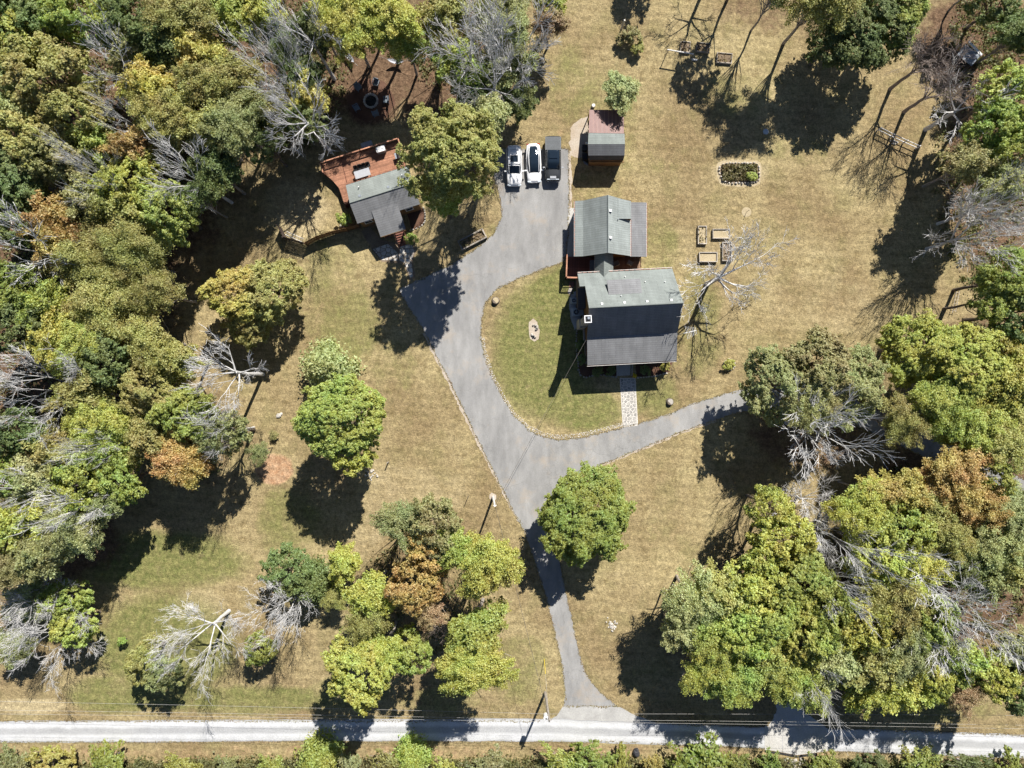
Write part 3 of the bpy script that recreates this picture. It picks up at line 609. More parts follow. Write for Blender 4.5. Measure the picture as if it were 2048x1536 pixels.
def tree(cx, cy, r, h, kind, col, label, group=None, base=False, var=None, rz=None):
    if kind in 'MFW' and r > 30:
        if group in HF_W: h = 8.2+.45*h; r *= 1.06
        else: h *= HF.get(group, 1)
    if kind in 'DTL' and not base and not (cy > 1150 and cx < 300): h = 15+.5*h if h > 7 else h; r *= 1.12
    L = PR[kind]; zc = h*CENF[kind]; R = r*(CAMZ-zc)/FPX
    if var is None:
        best = sorted(L, key=lambda q: abs(math.log(q['R']/R)))[:3 if kind in 'MF' else len(L)]
        best = [q for q in best if abs(math.log(q['R']/R)) < abs(math.log(best[0]['R']/R))+.12]
        pr = TR.choice(best)
    else: pr = L[var]
    leafy = not pr.get('dead'); s = R/pr['R']; q = h/pr['H']; cz = math.sqrt(q*s) if q > s else q
    if leafy and kind not in 'SR': zc = h-pr['H']*(.36 if kind != 'C' else .6)*cz; R = r*(CAMZ-zc)/FPX; s = R/pr['R']
    loc = P(cx, cy) if base else P(cx, cy, zc); loc.z = 0
    cat = 'shrub' if kind in 'SR' else 'tree'
    t = thing(NAMES[kind], label, cat, loc, group); t.rotation_euler.z = TR.uniform(0, 6.28) if rz is None else rz
    e_ = TR.uniform(.86, 1.16) if kind in 'MFW' and r > 30 else (TR.uniform(.7, 1.4) if kind == 'R' else 1)
    a = mesh_obj('stem' if kind == 'S' else 'trunk', pr['trunk'], t); a.scale = (s*e_, s/e_, q)
    b = mesh_obj('crown' if leafy else 'branches', pr['crown'], t); b.scale = (s*e_, s/e_, cz if leafy else q)
    if leafy:
        b.location.z = h-pr['H']*cz
        c = COLR[col]; f = TR.uniform(.86, 1.12)*(.74 if kind == 'R' else 1); b.color = (c[0]*f, c[1]*f*TR.uniform(.95, 1.05), c[2]*f, 1)
    return t
GB = 'low trees at the bottom left'
GW, GR, GM, GV, GT, GD = 'woodland trees along the left side', 'woodland trees on the right side', 'trees on the lower lawn', 'bushes beyond the gravel road', 'woodland trees at the top', 'bare dead trees'
TREES = [
 # lone trees on the lawns
 (1174, 1032, 92, 9.6, 'M', 'G', 'round green maple beside the driveway, its shadow over the asphalt', None, 0, 7),
 (680, 832, 82, 15.5, 'M', 'V', 'bright green leafy tree alone on the left lawn above its dark shadow', None, 0, 7),
 (704, 900, 48, 13, 'M', 'Y', 'yellow-tinged lower crown at the foot of the bright green lawn tree'),
 (655, 733, 52, 7, 'C', 'P', 'grey-green cedar just above the bright green lawn tree'),
 (545, 577, 66, 9, 'M', 'O', 'olive and gold round tree alone below the cottage fence', None, 0, 2),
 (480, 590, 62, 8.5, 'M', 'K', 'gold half of the olive round tree below the cottage fence, its left side'),
 (500, 645, 50, 6, 'M', 'O', 'low brownish crown under the gold round tree below the fence'),
 (905, 312, 100, 19.5, 'M', 'O', 'broad olive leafy tree with yellow highlights between the cottage and the parked cars', None, 0, 6),
 (885, 388, 46, 14, 'M', 'V', 'lower leafy crown hanging over the cottage corner next to the driveway'),
 (978, 245, 44, 14, 'F', 'P', 'grey-green feathery crown just above the parked cars'),
 (1241, 186, 37, 5.5, 'F', 'P', 'small pale green tree behind the red metal lean-to'),
 # lower lawn copse
 (802, 1040, 52, 9, 'W', 'C', 'thin feathery tree at the upper left of the orange copse', GM),
 (868, 1050, 58, 10, 'M', 'S', 'dark olive crown right behind the orange tree', GM),
 (905, 1095, 42, 10, 'F', 'V', 'fresh green crown between the orange tree and the yellow-green one', GM),
 (850, 1105, 42, 9.5, 'M', 'A', 'upper orange crown in the copse left of the driveway', GM),
 (838, 1165, 58, 10, 'M', 'A', 'largest orange crown in the copse left of the driveway', GM),
 (862, 1225, 34, 8, 'W', 'B', 'half-bare brownish tree below the orange crown', GM),
 (975, 1120, 62, 11, 'F', 'Y', 'yellow-green feathery tree next to the upper utility pole shadow', GM),
 (958, 1255, 58, 10, 'F', 'V', 'green feathery crown right of the bare pine snag', GM),
 (950, 1325, 62, 11, 'F', 'Y', 'yellow-green feathery crown nearest the gravel road in the copse', GM),
 (820, 1300, 46, 8, 'M', 'G', 'small deep green tree in the middle of the copse', GM),
 (742, 1185, 44, 9, 'F', 'Y', 'pale yellow-green feathery tree left of the orange crown', GM),
 (735, 1240, 48, 9, 'W', 'O', 'thin olive tree below the pale yellow-green one', GM),
 (718, 1340, 66, 11, 'M', 'Y', 'bright yellow-green tree whose shadow crosses the gravel road', GM),
 (765, 1300, 40, 9, 'F', 'V', 'green crown touching the bright yellow-green roadside tree', GM),
 (690, 1130, 36, 5, 'F', 'Y', 'small yellow-green sapling above the dark green cedar clump', GM),
 (672, 1195, 26, 5, 'W', 'O', 'thin olive sapling beside the dark green cedar clump', GM),
 (575, 1140, 52, 5, 'M', 'D', 'dark green bushy tree under the bare white tree near the road', GM),
 (628, 1170, 42, 6, 'C', 'D', 'dark bluish cedar right of the bushy dark green tree', GM),
 (520, 1300, 36, 3.6, 'M', 'V', 'fresh green bush half hidden by the bare white tree', GM),
 (290, 1315, 42, 5, 'M', 'O', 'olive green bush behind the big forked dead tree', GM),
 (330, 1345, 36, 4.5, 'M', 'C', 'dull green bush under the branches of the forked dead tree', GM),
 (246, 1281, 10, 1.6, 'S', 'G', 'tiny round green shrub alone on the bottom left lawn', GM),
 (883, 1255, 30, 7, 'N', '', 'bare pine snag between the orange crown and the green feathery tree', GD),
 # left wood, top
 (55, 45, 84, 15, 'M', 'D', 'dark green tree filling the top left corner', GW),
 (175, 38, 74, 15, 'M', 'G', 'green tree second along the top edge from the left corner', GW),
 (278, 42, 66, 14, 'M', 'D', 'cool green tree above the starry dead tree', GW),
 (372, 45, 66, 14, 'F', 'O', 'olive feathery tree at the top edge left of the dark gap', GW),
 (25, 95, 60, 17, 'M', 'Y', 'yellowish crown on the left edge near the top corner', GW),
 (95, 160, 84, 17, 'M', 'O', 'large yellow-olive crown with rounded clumps left of the starry dead tree', GW),
 (150, 230, 60, 16, 'M', 'O', 'yellow-olive crown just left of the dead forked twig', GW),
 (25, 200, 55, 15, 'M', 'C', 'grey-green crown on the left edge beside the large yellow-olive one', GW),
 (45, 275, 72, 16, 'M', 'O', 'olive crown on the left edge above the dark green hollow', GW),
 (130, 315, 60, 14, 'M', 'S', 'dull olive crown above the left pair of bare white trees', GW),
 (40, 365, 70, 14, 'M', 'D', 'deep green crown on the left edge above the orange tree', GW),
 (265, 105, 46, 12, 'F', 'S', 'brownish olive crown right of the starry dead tree', GW),
 (330, 95, 52, 13, 'F', 'D', 'dark green crown between the starry dead tree and the olive feathery one', GW),
 (400, 110, 50, 13, 'F', 'K', 'gold-tinged crown above the wide olive feathery trees', GW),
 (305, 180, 50, 14, 'F', 'K', 'yellow crown right of the dead forked twig', GW),
 (345, 245, 56, 14, 'F', 'O', 'yellow-olive feathery crown below the yellow one', GW),
 (440, 165, 64, 13, 'F', 'O', 'wide olive feathery tree left of the white branch thicket', GW),
 (470, 245, 62, 12, 'F', 'C', 'olive feathery tree streaked with bare twigs near the cottage clearing', GW),
 (415, 265, 50, 12, 'F', 'O', 'olive crown with a pale branch across it', GW),
 (262, 305, 46, 12, 'F', 'A', 'orange-tinged crown above the bare white pair', GW),
 (205, 300, 44, 12, 'F', 'V', 'green crown left of the orange-tinged one', GW),
 (270, 365, 62, 12, 'M', 'Y', 'bright yellow-green crown between the two bare white trees', GW),
 (330, 420, 62, 11, 'M', 'V', 'bright green crown below the second bare white tree', GW),
 (255, 420, 50, 11, 'F', 'O', 'olive crown right of the orange tree', GW),
 (430, 345, 48, 9, 'F', 'D', 'dark green crown at the edge of the cottage clearing', GW),
 (395, 400, 38, 7, 'W', 'D', 'dark green bush below the crown at the clearing edge', GW),
 (185, 405, 50, 11, 'F', 'S', 'dull brown-green crown above the orange tree', GW),
 (530, 290, 36, 5, 'M', 'D', 'shaded green bush under the white branch thicket', GW),
 (610, 245, 36, 4, 'M', 'D', 'shaded green bush left of the fire pit', GW),
 (112, 450, 54, 13, 'F', 'A', 'orange tree beside the big white dead branches', GW),
 (118, 500, 40, 12, 'F', 'A', 'lower orange crown right of the white dead branches', GW),
 (30, 440, 50, 13, 'M', 'D', 'dark crown on the left edge level with the orange tree', GW),
 (185, 515, 74, 12, 'F', 'O', 'broad yellow-olive feathery crown right of the orange tree', GW, 0, 5),
 (270, 520, 72, 12, 'F', 'O', 'broad yellow-olive feathery crown at the lawn edge', GW, 0, 6),
 (215, 600, 76, 12, 'F', 'O', 'lower yellow-olive feathery crown above the brown gap', GW, 0, 5),
 (320, 585, 52, 10, 'W', 'O', 'thin olive feathery crown nearest the left lawn', GW),
 (300, 680, 56, 9, 'W', 'O', 'sparse olive tree through which brown ground shows', GW),
 (30, 590, 62, 13, 'M', 'G', 'cool green leafy crown on the left edge below the white dead branches', GW),
 (45, 650, 56, 13, 'M', 'D', 'dark green crown on the left edge above the big white dead tree', GW),
 (95, 610, 50, 12, 'F', 'V', 'yellow-green crown right of the cool green edge crown', GW),
 (115, 680, 50, 12, 'F', 'Y', 'yellow-green crown above the big white dead tree', GW),
 (170, 690, 52, 11, 'F', 'V', 'green crown right of the big white dead tree', GW),
 (215, 720, 48, 11, 'M', 'D', 'dark green crown left of the sparse olive tree', GW),
 (350, 720, 46, 9, 'F', 'O', 'olive crown just above the white branched tree on the lawn edge', GW),
 (175, 790, 54, 11, 'F', 'O', 'olive crown below the green one by the white dead tree', GW),
 (200, 845, 56, 11, 'F', 'Y', 'yellow-olive feathery crown left of the wide dome', GW),
 (310, 790, 68, 10, 'M', 'O', 'wide olive dome at the wood edge beside the lawn', GW, 0, 5),
 (385, 830, 60, 10, 'M', 'V', 'green part of the wide dome right of the olive one', GW),
 (370, 905, 60, 9, 'F', 'A', 'orange-brown lower crown of the wide dome above long shadows', GW),
 (450, 870, 46, 8.5, 'M', 'C', 'grey-green crown at the right edge of the wide dome', GW),
 (310, 880, 48, 8, 'F', 'O', 'olive crown under the wide dome on its left', GW),
 (45, 870, 50, 11, 'M', 'D', 'dark crown on the left edge below the big white dead tree', GW),
 (120, 900, 52, 10, 'F', 'O', 'olive crown left of the twiggy grey tree', GW),
 (215, 905, 50, 10, 'F', 'V', 'green feathery crown with bare twigs above the bottom left woods', GW),
 (165, 955, 58, 10, 'M', 'V', 'mid green crown above the pale spreading dead tree', GW),
 (235, 960, 52, 9, 'M', 'G', 'fresh green crown at the wood edge above a leafy shadow', GW),
 (90, 960, 52, 10, 'F', 'P', 'pale green feathery crown right of the white forked snag', GW),
 (30, 950, 48, 10, 'M', 'G', 'green crown on the left edge by the white forked snag', GW),
 (75, 1030, 54, 9, 'F', 'Y', 'yellow-green crown below the pale feathery one', GW),
 (160, 1050, 56, 9, 'F', 'P', 'grey-green crown under the pale spreading dead tree', GW),
 (30, 1065, 52, 9, 'M', 'V', 'green crown on the left edge above the bottom lawn', GW),
 (95, 1095, 54, 9, 'F', 'C', 'dull green crown at the lower edge of the left wood', GW),
 (30, 1130, 52, 9, 'F', 'S', 'brownish crown on the left edge above the pair of white dead trees', GW),
 (215, 1010, 40, 8, 'F', 'C', 'small grey-green crown at the tip of the left wood', GW),
 (135, 1195, 44, 7, 'M', 'V', 'green crown behind the pair of white dead trees', GB),
 (152, 1250, 42, 7, 'M', 'V', 'green crown right of the lower white dead tree', GB),
 (60, 1200, 48, 6, 'F', 'P', 'greyish green crown under the upper white dead tree', GB),
 (30, 1290, 40, 5, 'F', 'C', 'dull green crown on the left edge under the lower white dead tree', GB),
 # bare trees, left
 (212, 112, 66, 14, 'D', '', 'starry white dead tree in a dark hollow at the top left', GD, 0, 2),
 (232, 225, 40, 11, 'D', '', 'small white forked dead tree below the starry one', GD, 0, 2),
 (185, 358, 52, 13, 'T', '', 'left of the two bare white trees in the left wood', GD),
 (355, 335, 62, 13, 'D', '', 'right of the two bare white trees in the left wood', GD, 0, 0),
 (38, 490, 80, 14, 'D', '', 'big white dead branches on the left edge beside the orange tree', GD, 0, 2),
 (45, 765, 100, 14, 'L', '', 'big white dead tree spreading over the left edge', GD, 0, 0),
 (440, 745, 78, 9, 'D', '', 'white branched dead tree standing on the left lawn edge', GD, 0, 1),
 (428, 868, 42, 9, 'T', '', 'small bare twiggy tree inside the wide dome', GD),
 (180, 895, 42, 11, 'T', '', 'twiggy grey tree in the left wood above the fresh green crown', GD),
 (140, 1015, 60, 11, 'D', '', 'pale spreading dead tree over the lower left wood', GD, 0, 0),
 (22, 985, 50, 12, 'D', '', 'white forked snag on the left edge', GD, 0, 2),
 (55, 1195, 78, 12, 'T', '', 'upper of the two white dead trees at the bottom left', GD),
 (88, 1270, 98, 11, 'L', '', 'lower of the two white dead trees at the bottom left', GD, 0, 0),
 (458, 1222, 100, 14.5, 'L', '', 'big forked dead tree lying against the light on the bottom left lawn', GD, 1, 0),
 (610, 1172, 74, 15, 'L', '', 'bare white tree over green bushes near the gravel road', GD, 1, 1),
 # top wood
 (470, 40, 54, 13, 'F', 'V', 'green crown at the top edge left of the white branches', GT),
 (525, 30, 46, 13, 'F', 'Y', 'yellow-green crown at the top edge among white branches', GT),
 (575, 90, 50, 11, 'F', 'D', 'dark green crown under the upper white branches', GT),
 (640, 50, 50, 12, 'F', 'D', 'dark green crown left of the yellow-green pine tops', GT),
 (615, 165, 40, 10, 'F', 'D', 'dark green crown between white branches and the fire pit', GT),
 (705, 60, 66, 13, 'F', 'Y', 'left yellow-green feathery crown above the fire pit', GT),
 (775, 45, 66, 13, 'F', 'Y', 'middle yellow-green feathery crown above the fire pit', GT),
 (735, 5, 60, 13, 'F', 'Y', 'yellow-green feathery crown cut by the top edge above the fire pit', GT),
 (815, 90, 44, 11, 'W', 'V', 'thin green crown right of the pair above the fire pit', GT),
 (615, 195, 46, 10, 'F', 'K', 'gold crown under the lower white branches', GT),
 (565, 240, 48, 10, 'F', 'O', 'olive crown under the left end of the lower white branches', GT),
 (895, 40, 50, 12, 'F', 'O', 'olive crown at the top edge left of the big white thicket', GT),
 (1000, 45, 62, 12, 'F', 'C', 'dull olive crown under the big white thicket at the top', GT),
 (920, 130, 50, 10, 'F', 'G', 'green crown below the left end of the big white thicket', GT),
 (1010, 140, 50, 9, 'F', 'C', 'dull green crown below the right end of the big white thicket', GT),
 (950, 195, 40, 8, 'F', 'D', 'dark green bush between the white thicket and the feathery crown', GT),
 (1040, 205, 34, 7, 'F', 'D', 'dark green bush at the lawn edge under the white thicket', GT),
 (1100, 50, 34, 8, 'F', 'B', 'brownish bush at the top right of the white thicket', GT),
 (1095, 10, 36, 8, 'F', 'Y', 'yellow-green bush at the top edge beside the brown lawn', GT),
 (600, 40, 62, 13, 'D', '', 'bare white tree at the top edge left of the pine tops', GD, 0, 2),
 (540, 115, 70, 13, 'T', '', 'upper white branch thicket left of the fire pit', GD),
 (592, 215, 84, 12, 'D', '', 'lower white branch thicket left of the fire pit', GD, 0, 1),
 (935, 70, 84, 13, 'D', '', 'left of the big white bare trees at the top centre', GD, 0, 0),
 (1020, 60, 100, 13, 'T', '', 'right of the big white bare trees at the top centre', GD),
 (985, 135, 78, 11, 'D', '', 'lowest of the big white bare trees at the top centre', GD, 0, 1),
 # top right
 (1640, -5, 72, 15, 'W', 'O', 'olive feathery tree at the top edge right of the raised beds', GT, 0, 1),
 (1560, -25, 46, 13, 'W', 'C', 'dull green crown at the top edge above leafy shadows', GT),
 (1722, 48, 92, 10.5, 'M', 'D', 'large dark green tree at the top edge right of centre', GT, 0, 6),
 (1790, 30, 66, 10.5, 'M', 'G', 'green right side of the large dark tree at the top edge', GT),
 (1660, 85, 50, 8, 'M', 'D', 'dark lower crown under the large tree at the top', GT),
 (1508, -95, 46, 13, 'M', 'D', 'tall tree at the top edge whose round shadow lies below the upper beds', GT),
 (1327, -176, 46, 9.6, 'M', 'D', 'tree at the top edge shading the brown lawn', GT),
 (1415, -38, 70, 13, 'D', '', 'bare tree at the top edge whose forked shadow falls on the upper beds', GD, 1, 2),
 (1990, 12, 50, 8, 'M', 'D', 'dark green crown above the old metal shed', GT),
 (1955, -28, 40, 8, 'W', 'D', 'dark crown at the top edge left of the one above the metal shed', GT),
 (2035, 70, 40, 10, 'F', 'D', 'shaded crown on the right edge beside the metal shed', GT),
 (1780, 178, 66, 12.5, 'N', '', 'left of the three tall bare trees with long straight shadows', GD, 1, 0),
 (1808, 224, 66, 12.5, 'N', '', 'middle of the three tall bare trees with long straight shadows', GD, 1, 1),
 (1851, 259, 80, 13, 'D', '', 'right of the three tall bare trees, leaning over green leaves', GD, 1, 2),
 # right wood
 (2010, 190, 60, 10, 'M', 'V', 'green crown on the right edge below the metal shed', GR),
 (1985, 265, 56, 9, 'M', 'G', 'green crown right of the rail fence', GR),
 (2030, 300, 50, 10, 'M', 'V', 'green crown on the right edge below the rail fence', GR),
 (1990, 370, 44, 9, 'F', 'C', 'dull crown above the bare right-edge trees', GR),
 (1935, 330, 40, 8, 'F', 'S', 'shaded crown beside the long leafy shadow on the right', GR),
 (2015, 395, 72, 11, 'T', '', 'upper bare grey tree on the right edge', GD),
 (1985, 455, 76, 10, 'T', '', 'lower bare grey tree on the right edge', GD),
 (2005, 560, 60, 10, 'M', 'G', 'green crown below the bare right-edge trees', GR),
 (2035, 625, 52, 10, 'M', 'D', 'dark green crown on the right edge above the bright yellow-green tree', GR),
 (1985, 600, 40, 8, 'M', 'V', 'small green crown left of the dark right-edge one', GR),
 (1838, 695, 76, 10, 'M', 'Y', 'bright yellow-green tree at the end of the right lawn', GR, 0, 5),
 (1920, 730, 80, 10.5, 'M', 'Y', 'brightest yellow-green crown on the right beside the side road', GR, 0, 6),
 (2000, 780, 76, 11, 'F', 'Y', 'yellow-green crown on the right edge above the side road', GR),
 (1875, 800, 60, 9, 'F', 'V', 'green crown hanging over the shaded side road', GR),
 (1980, 870, 66, 10, 'F', 'O', 'olive crown below the yellow-green ones on the right', GR),
 (1800, 845, 46, 8, 'W', 'O', 'thin olive crown over the shaded bend of the side road', GR),
 (1925, 855, 56, 9, 'F', 'V', 'green crown closing over the side road on the right', GR),
 (2040, 700, 46, 11, 'F', 'K', 'gold-tinged crown on the right edge', GR),
 (1560, 770, 72, 9, 'M', 'C', 'left part of the grey-green oak over the branch drive', GR, 0, 5),
 (1640, 730, 70, 10, 'M', 'S', 'upper crown of the dull grey-green oak over the branch drive', GR, 0, 2),
 (1700, 770, 72, 10, 'M', 'C', 'right part of the grey-green oak beside the yellow-green tree', GR, 0, 5),
 (1620, 800, 56, 8, 'F', 'S', 'low dull crown under the grey-green oak', GR),
 (1660, 858, 92, 10, 'T', '', 'silvery bare tree below the grey-green oak', GD),
 (1618, 1003, 56, 6, 'T', '', 'pinkish bare tree above the lower right copse', GD),
 (1690, 1080, 62, 8, 'T', '', 'bare fan-shaped tree among the yellow-green crowns', GD),
 (1545, 1015, 46, 8, 'M', 'Y', 'bright yellow-green crown at the top left of the lower right copse', GR),
 (1560, 1080, 56, 9, 'M', 'Y', 'bright crown below the first of the lower right copse', GR),
 (1600, 1150, 66, 10, 'M', 'V', 'mid green crown in the heart of the lower right copse', GR),
 (1530, 1145, 50, 9, 'M', 'Y', 'bright yellow-green crown on the left side of the copse', GR),
 (1720, 1020, 54, 9, 'F', 'Y', 'yellow-green crown right of the pinkish bare tree', GR),
 (1805, 985, 46, 9, 'F', 'K', 'yellow autumn crown below the shaded side road', GR),
 (1750, 985, 36, 8, 'F', 'K', 'small yellow crown left of the larger autumn one', GR),
 (1890, 955, 62, 10, 'F', 'A', 'orange-brown crown beside the side road', GR),
 (1935, 1000, 54, 10, 'F', 'A', 'lower orange-brown crown right of the yellow autumn one', GR),
 (1985, 955, 42, 10, 'M', 'V', 'vivid green crown at the bend of the side road', GR),
 (2025, 1020, 56, 11, 'F', 'P', 'grey-green crown on the right edge below the side road', GR),
 (1975, 1080, 62, 11, 'F', 'C', 'dull green crown left of the grey-green right-edge one', GR),
 (1870, 1060, 56, 10, 'F', 'O', 'olive crown below the orange-brown pair', GR),
 (1790, 1060, 58, 10, 'M', 'V', 'green crown below the yellow autumn crown', GR),
 (1740, 1110, 56, 10, 'M', 'Y', 'yellow-green crown right of the bare fan-shaped tree', GR),
 (1810, 1135, 54, 10, 'F', 'Y', 'yellow-green crown left of the white toppled branches', GR),
 (1900, 1120, 48, 9, 'M', 'D', 'dark green crown above the white toppled branches', GR),
 (2030, 1130, 56, 10, 'F', 'O', 'olive crown on the right edge above the toppled branches', GR),
 (1960, 1150, 50, 9, 'F', 'C', 'dull crown right of the dark green one', GR),
 (1870, 1160, 66, 12, 'D', '', 'upper of the white bare trees in the lower right wood', GD, 0, 2),
 (1965, 1255, 105, 12, 'L', '', 'largest white bare tree in the lower right wood', GD, 0, 1),
 (1700, 1185, 52, 10, 'D', '', 'bare white drooping tree in the middle of the lower right copse', GD, 0, 0),
 (1650, 1378, 42, 9, 'T', '', 'purplish bare tree at the road side of the copse', GD),
 (1390, 1195, 60, 10, 'W', 'P', 'grey-green feathery tree at the left end of the copse', GR),
 (1355, 1225, 36, 7, 'W', 'P', 'thin grey-green crown overhanging the lower right lawn', GR),
 (1362, 1262, 38, 7, 'F', 'P', 'low grey-green crown at the far left tip of the copse', GR),
 (1440, 1235, 46, 9, 'F', 'V', 'green crown between the grey-green feathery tree and the copse', GR),
 (1510, 1290, 48, 9, 'F', 'Y', 'small yellow-green crown above the road shade', GR),
 (1640, 1265, 42, 9, 'F', 'V', 'narrow green crown right of the tall green one', GR),
 (1445, 1190, 52, 10, 'F', 'O', 'olive crown right of the grey-green feathery tree', GR),
 (1490, 1175, 56, 11, 'M', 'Y', 'bright crown at the upper edge of the copse beside the lawn', GR),
 (1475, 1250, 62, 11, 'M', 'V', 'green crown in the left middle of the copse', GR),
 (1420, 1290, 50, 9, 'W', 'V', 'green feathery crown on the left flank of the copse', GR),
 (1398, 1338, 42, 7, 'W', 'Y', 'yellow-green crown at the lower left corner of the copse', GR),
 (1465, 1348, 56, 8, 'F', 'V', 'green crown nearest the road at the left of the copse', GR),
 (1545, 1230, 62, 12, 'M', 'V', 'tall green crown in the copse centre', GR),
 (1540, 1320, 60, 8.5, 'F', 'V', 'green feathery crown above the road shade', GR),
 (1600, 1270, 58, 11, 'M', 'Y', 'yellow-green crown right of the tall green one', GR),
 (1590, 1350, 54, 7.5, 'F', 'V', 'green crown left of the purplish bare tree', GR),
 (1650, 1225, 54, 10, 'M', 'V', 'green crown below the bare fan-shaped tree', GR),
 (1665, 1320, 46, 10, 'F', 'P', 'pale greyish crown above the purplish bare tree', GR),
 (1725, 1250, 56, 11, 'M', 'Y', 'yellow-green crown below the bare drooping tree', GR),
 (1785, 1210, 58, 11, 'F', 'O', 'olive crown right of the bare drooping tree', GR),
 (1800, 1285, 58, 10, 'F', 'P', 'pale green-grey crown in the right middle of the copse', GR),
 (1735, 1330, 52, 10, 'F', 'O', 'olive crown right of the pale greyish one', GR),
 (1725, 1378, 44, 6.5, 'F', 'Y', 'yellow-green crown over the road right of the purplish bare tree', GR),
 (1790, 1373, 52, 6.5, 'F', 'Y', 'bright yellow-green crown reaching toward the road', GR),
 (1850, 1240, 56, 11, 'M', 'V', 'green crown left of the largest white bare tree', GR),
 (1865, 1345, 56, 7, 'M', 'Y', 'bright green crown at the right end of the road side', GR),
 (1925, 1320, 46, 9, 'F', 'V', 'green crown under the largest white bare tree', GR),
 (1920, 1385, 34, 7, 'W', 'B', 'brown half-bare crown at the right end of the road side', GR),
 (1985, 1345, 46, 9, 'M', 'Y', 'yellow-green crown near the bottom right corner', GR),
 (2030, 1300, 44, 10, 'F', 'P', 'grey-green crown on the right edge under the bare tree', GR),
 (2035, 1375, 46, 9, 'M', 'D', 'dark green crown in the bottom right corner', GR),
 # bushes beyond the road
 (100, 1522, 46, 3.5, 'R', 'K', 'yellow bush at the bottom edge left of the green one', GV),
 (25, 1532, 40, 3, 'R', 'C', 'grey-green bush in the bottom left corner', GV),
 (222, 1524, 50, 4, 'R', 'V', 'green bush at the bottom edge right of the yellow one', GV),
 (365, 1533, 34, 3, 'R', 'Y', 'low yellow-green bush below the forked tree shadow', GV),
 (455, 1540, 34, 3, 'R', 'C', 'dull low bush at the bottom edge left of centre', GV),
 (545, 1538, 32, 3, 'R', 'V', 'small green bush left of the taller cedar-like bush', GV),
 (640, 1522, 46, 4.5, 'C', 'V', 'pointed green bush below the blue road shadow', GV),
 (700, 1535, 30, 3, 'R', 'P', 'thin pale bush right of the pointed green bush', GV),
 (778, 1522, 32, 3.5, 'R', 'O', 'olive bush at the bottom edge below the deep green tree', GV),
 (825, 1518, 36, 4.5, 'C', 'V', 'second pointed green bush along the bottom edge', GV),
 (890, 1538, 32, 3, 'R', 'Y', 'low yellow bush right of the second pointed bush', GV),
 (975, 1535, 42, 3, 'R', 'P', 'grey-green low bush below the utility pole shadow', GV),
 (1128, 1522, 40, 4, 'R', 'V', 'green bush left of the pale footpath below the road', GV),
 (1185, 1518, 44, 4.2, 'R', 'G', 'green bush right of the pale footpath below the road', GV),
 (1240, 1530, 34, 3, 'R', 'Y', 'yellow-green bush left of the black tarp', GV),
 (1310, 1535, 26, 2.5, 'R', 'K', 'small yellow bush right of the black tarp', GV),
 (1400, 1522, 62, 4.5, 'R', 'G', 'wide green bush at the bottom edge right of the black tarp', GV),
 (1470, 1532, 36, 3.2, 'R', 'V', 'green bush touching the wide one on its right', GV),
 (1545, 1532, 30, 2.6, 'R', 'V', 'green bush left of the pale riprap', GV),
 (1650, 1533, 36, 2.6, 'R', 'V', 'green bush right of the pale riprap', GV),
 (1740, 1530, 42, 3, 'R', 'D', 'dark green bush along the bottom edge right of the culvert', GV),
 (1840, 1532, 44, 3, 'R', 'V', 'green bush below the right road shadow', GV),
 (1930, 1530, 42, 3, 'R', 'D', 'darker green bush second from the bottom right corner', GV),
 (2020, 1533, 36, 3, 'R', 'V', 'green bush in the bottom right corner below the road', GV),
 # garden plants
 (1262, 72, 20, 2.2, 'S', 'S', 'brownish shrub beside the leaning post on the top lawn', 'garden shrubs'),
 (1275, 97, 14, 1.6, 'S', 'O', 'olive shrub below the brownish one on the top lawn', 'garden shrubs'),
 (1240, 80, 12, 1.3, 'S', 'S', 'low weedy shrub at the foot of the leaning post', 'garden shrubs'),
 (690, 440, 16, 2.0, 'S', 'V', 'green shrub at the left wall of the cottage', 'garden shrubs'),
 (822, 478, 14, 1.4, 'S', 'G', 'round shrub beside the cottage steps', 'garden shrubs'),
 (763, 452, 12, 1.4, 'S', 'D', 'dark shrub in the corner of the cottage porch', 'garden shrubs'),
 (1195, 741, 13, 1.2, 'S', 'D', 'dark shrub left in the front bed of the main house', 'garden shrubs'),
 (1222, 742, 11, 1.1, 'S', 'D', 'dark shrub next to the front steps on their left', 'garden shrubs'),
 (1290, 740, 12, 1.1, 'S', 'D', 'dark shrub right of the front steps', 'garden shrubs'),
 (1330, 733, 11, 1.5, 'S', 'K', 'sunlit yellowish shrub at the right end of the front bed', 'garden shrubs'),
 (1160, 690, 11, 1.3, 'S', 'D', 'dark shrub against the left wall of the main house', 'garden shrubs'),
 (1164, 718, 11, 1.2, 'S', 'D', 'dark shrub at the left front corner of the main house', 'garden shrubs'),
 (1504, 353, 11, .9, 'S', 'V', 'bright green clump at the right end of the oval stone bed', 'garden shrubs'),
 (1458, 729, 13, .9, 'S', 'Y', 'yellow-green clump inside the round stone ring right of the house', 'garden shrubs'),
 (548, 870, 10, 1.0, 'W', 'S', 'wilted sapling above the bare red soil', 'garden shrubs'),
 (520, 905, 24, 4, 'W', 'C', 'thin sapling left of the bare red soil', 'garden shrubs'),
]
for row in TREES:
    a = list(row)+[None]*(10-len(row)); tree(*a[:8], base=bool(a[8]), var=a[9])
# the tall dead tree over the house lawn
tree(1414, 568, 118, 15, 'L', '', 'large bare tree throwing its branch shadow past the right gable of the main house', GD, True, 2, rz=2.2)

